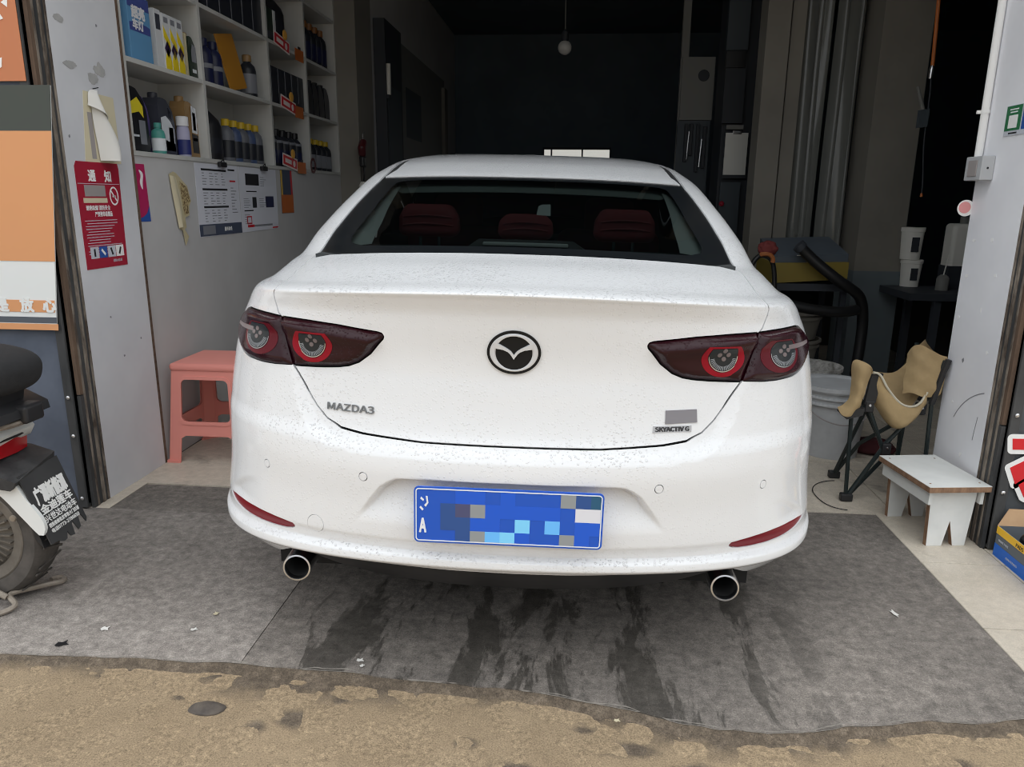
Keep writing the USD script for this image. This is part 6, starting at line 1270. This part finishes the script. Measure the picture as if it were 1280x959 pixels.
obj('lead', tube(spline([(-1.66, 5.86, 1.44), (-1.655, 5.85, 1.38), (-1.665, 5.86, 1.31)], 14), .007, 6), 'cap_black', sgn_); obj('cup', lathe([(0, 0), (.032, 0), (.036, .08), (.02, .11), (0, .11)], 18).apply_transform(T(-1.665, 5.85, 1.20)), 'deep_white', sgn_); obj('tassel', tube([(-1.665, 5.85, 1.20), (-1.66, 5.85, 1.06)], [.008, .014], 8), 'deep_grey', sgn_)
# wires and litter on the ground
lwr = thing('loose_wire', 'thin dark wire curling over the tiles in front of the white bucket', 'wire', (0, 0, 0)); obj('wire', tube(spline([(1.165, 3.17, .004), (1.08, 3.13, .003), (1.035, 3.05, .003), (1.03, 2.97, .003), (1.05, 2.89, .003), (1.11, 2.845, .004)], 40), .0018, 6), 'cap_black', lwr)
tw = thing('loose_cable', 'thin dark cable trailing over the tiles beside the pink stool', 'wire', (0, 0, 0)); obj('cable', tube(spline([(-1.42, 3.62, .004), (-1.40, 3.50, .004), (-1.44, 3.38, .004), (-1.40, 3.30, .004), (-1.34, 3.30, .004), (-1.24, 3.36, .004)], 40), .003, 6), 'cap_black', tw)
rs = np.random.default_rng(3)
def scrap(x, y, w, h, m, label, a=0):
    t = thing('paper_scrap' if m != 'cap_black' else 'plastic_scrap', label, 'litter', (x, y, .0008), a)
    g = Polygon([(-w, -h * .3), (-w * .3, -h), (w * .2, -h * .4), (w, -h * .5), (w * .5, h * .2), (w * .6, h), (-w * .1, h * .5), (-w * .7, h * .8)]).buffer(-.0005).buffer(.0005)
    e = extr(g, .0012); vv, ff = trimesh.remesh.subdivide_to_size(e.vertices, e.faces, .006); vv[:, 2] += .004 * meshkit.fbm(vv * 120, 2, 1); obj('scrap', trimesh.Trimesh(vv, ff, process=False), m, t, smooth=False)
scrap(-1.299, 1.763, .012, .012, 'paper_white', 'white paper scrap on the pale slab below the scooter stand'); scrap(-1.048, 1.785, .010, .008, 'paper_white', 'white paper scrap near the seam of the two slabs', 30); scrap(-1.025, 1.87, .009, .009, 'paper_cream', 'cream paper scrap a little behind the one by the slab seam', 70)
scrap(-.539, 1.690, .010, .008, 'paper_white', 'larger of two white scraps by the broken slab edge', 10); scrap(-.528, 1.668, .007, .006, 'paper_white', 'smaller of two white scraps by the broken slab edge', 50); scrap(.983, 2.074, .008, .022, 'paper_white', 'long white scrap on the dark slab near the pale tiles', 15); scrap(-1.371, 1.682, .018, .014, 'cap_black', 'black plastic scrap on the slab edge near the scooter', 20)
scrap(.13, 1.52, .008, .006, 'paper_cream', 'pale scrap on the grimy street edge below the number plate', 5)

# scratches and chips on the two entrance panels (flat, on the paint)
mottled('scratch_dark', lin(120, 121, 126), lin(132, 133, 138), 20); plain('chip_pale', lin(236, 236, 236), .7); mottled('peeled_paint', lin(158, 158, 158), lin(176, 175, 172), 22)
def right_strip(pts, w):
    p = LineString([tuple(q) for q in spline(pts, 24)]).buffer(w); m = extr(p, .0006); v = m.vertices.copy(); m.vertices = np.stack([1.4698 - v[:, 2], v[:, 0], v[:, 1]], 1); return fix(m)
for pts in ([(2.873, .397), (2.83, .455), (2.783, .494), (2.695, .536)], [(2.721, .353), (2.716, .40), (2.71, .442)]): structure('paint_scratch', right_strip(pts, .0016), 'scratch_dark', wr)
rk2 = np.random.default_rng(21)
for y, z in ((2.942, .93), (2.955, .77), (2.805, .819), (2.785, .274), (2.807, 1.07), (2.93, 1.062), (2.72, .68), (2.87, .62), (2.90, .45), (2.75, .95)):
    w_, h_ = rk2.uniform(.004, .010), rk2.uniform(.004, .009)
    m = extr(blot(y, z, w_, h_, int(rk2.integers(1, 99))), .0008); v = m.vertices.copy(); m.vertices = np.stack([1.4698 - v[:, 2], v[:, 0], v[:, 1]], 1); structure('paint_chip', fix(m), 'chip_pale' if rk2.uniform() < .6 else 'scratch_dark', wr)
for y, z, a, b in ((2.745, 1.656, .034, .012), (2.92, 1.662, .036, .026), (2.71, 1.805, .026, .012), (2.875, 1.625, .03, .02), (2.93, 1.824, .005, .005), (2.69, 1.403, .004, .006), (2.80, .72, .004, .004), (2.86, .55, .005, .004), (2.99, .60, .004, .004)):
    structure('peeled_patch', on_left(blot(y, z, a, b, int(1000 * z) % 97), .0006, .0004), 'peeled_paint' if a > .01 else 'scratch_dark', wl)
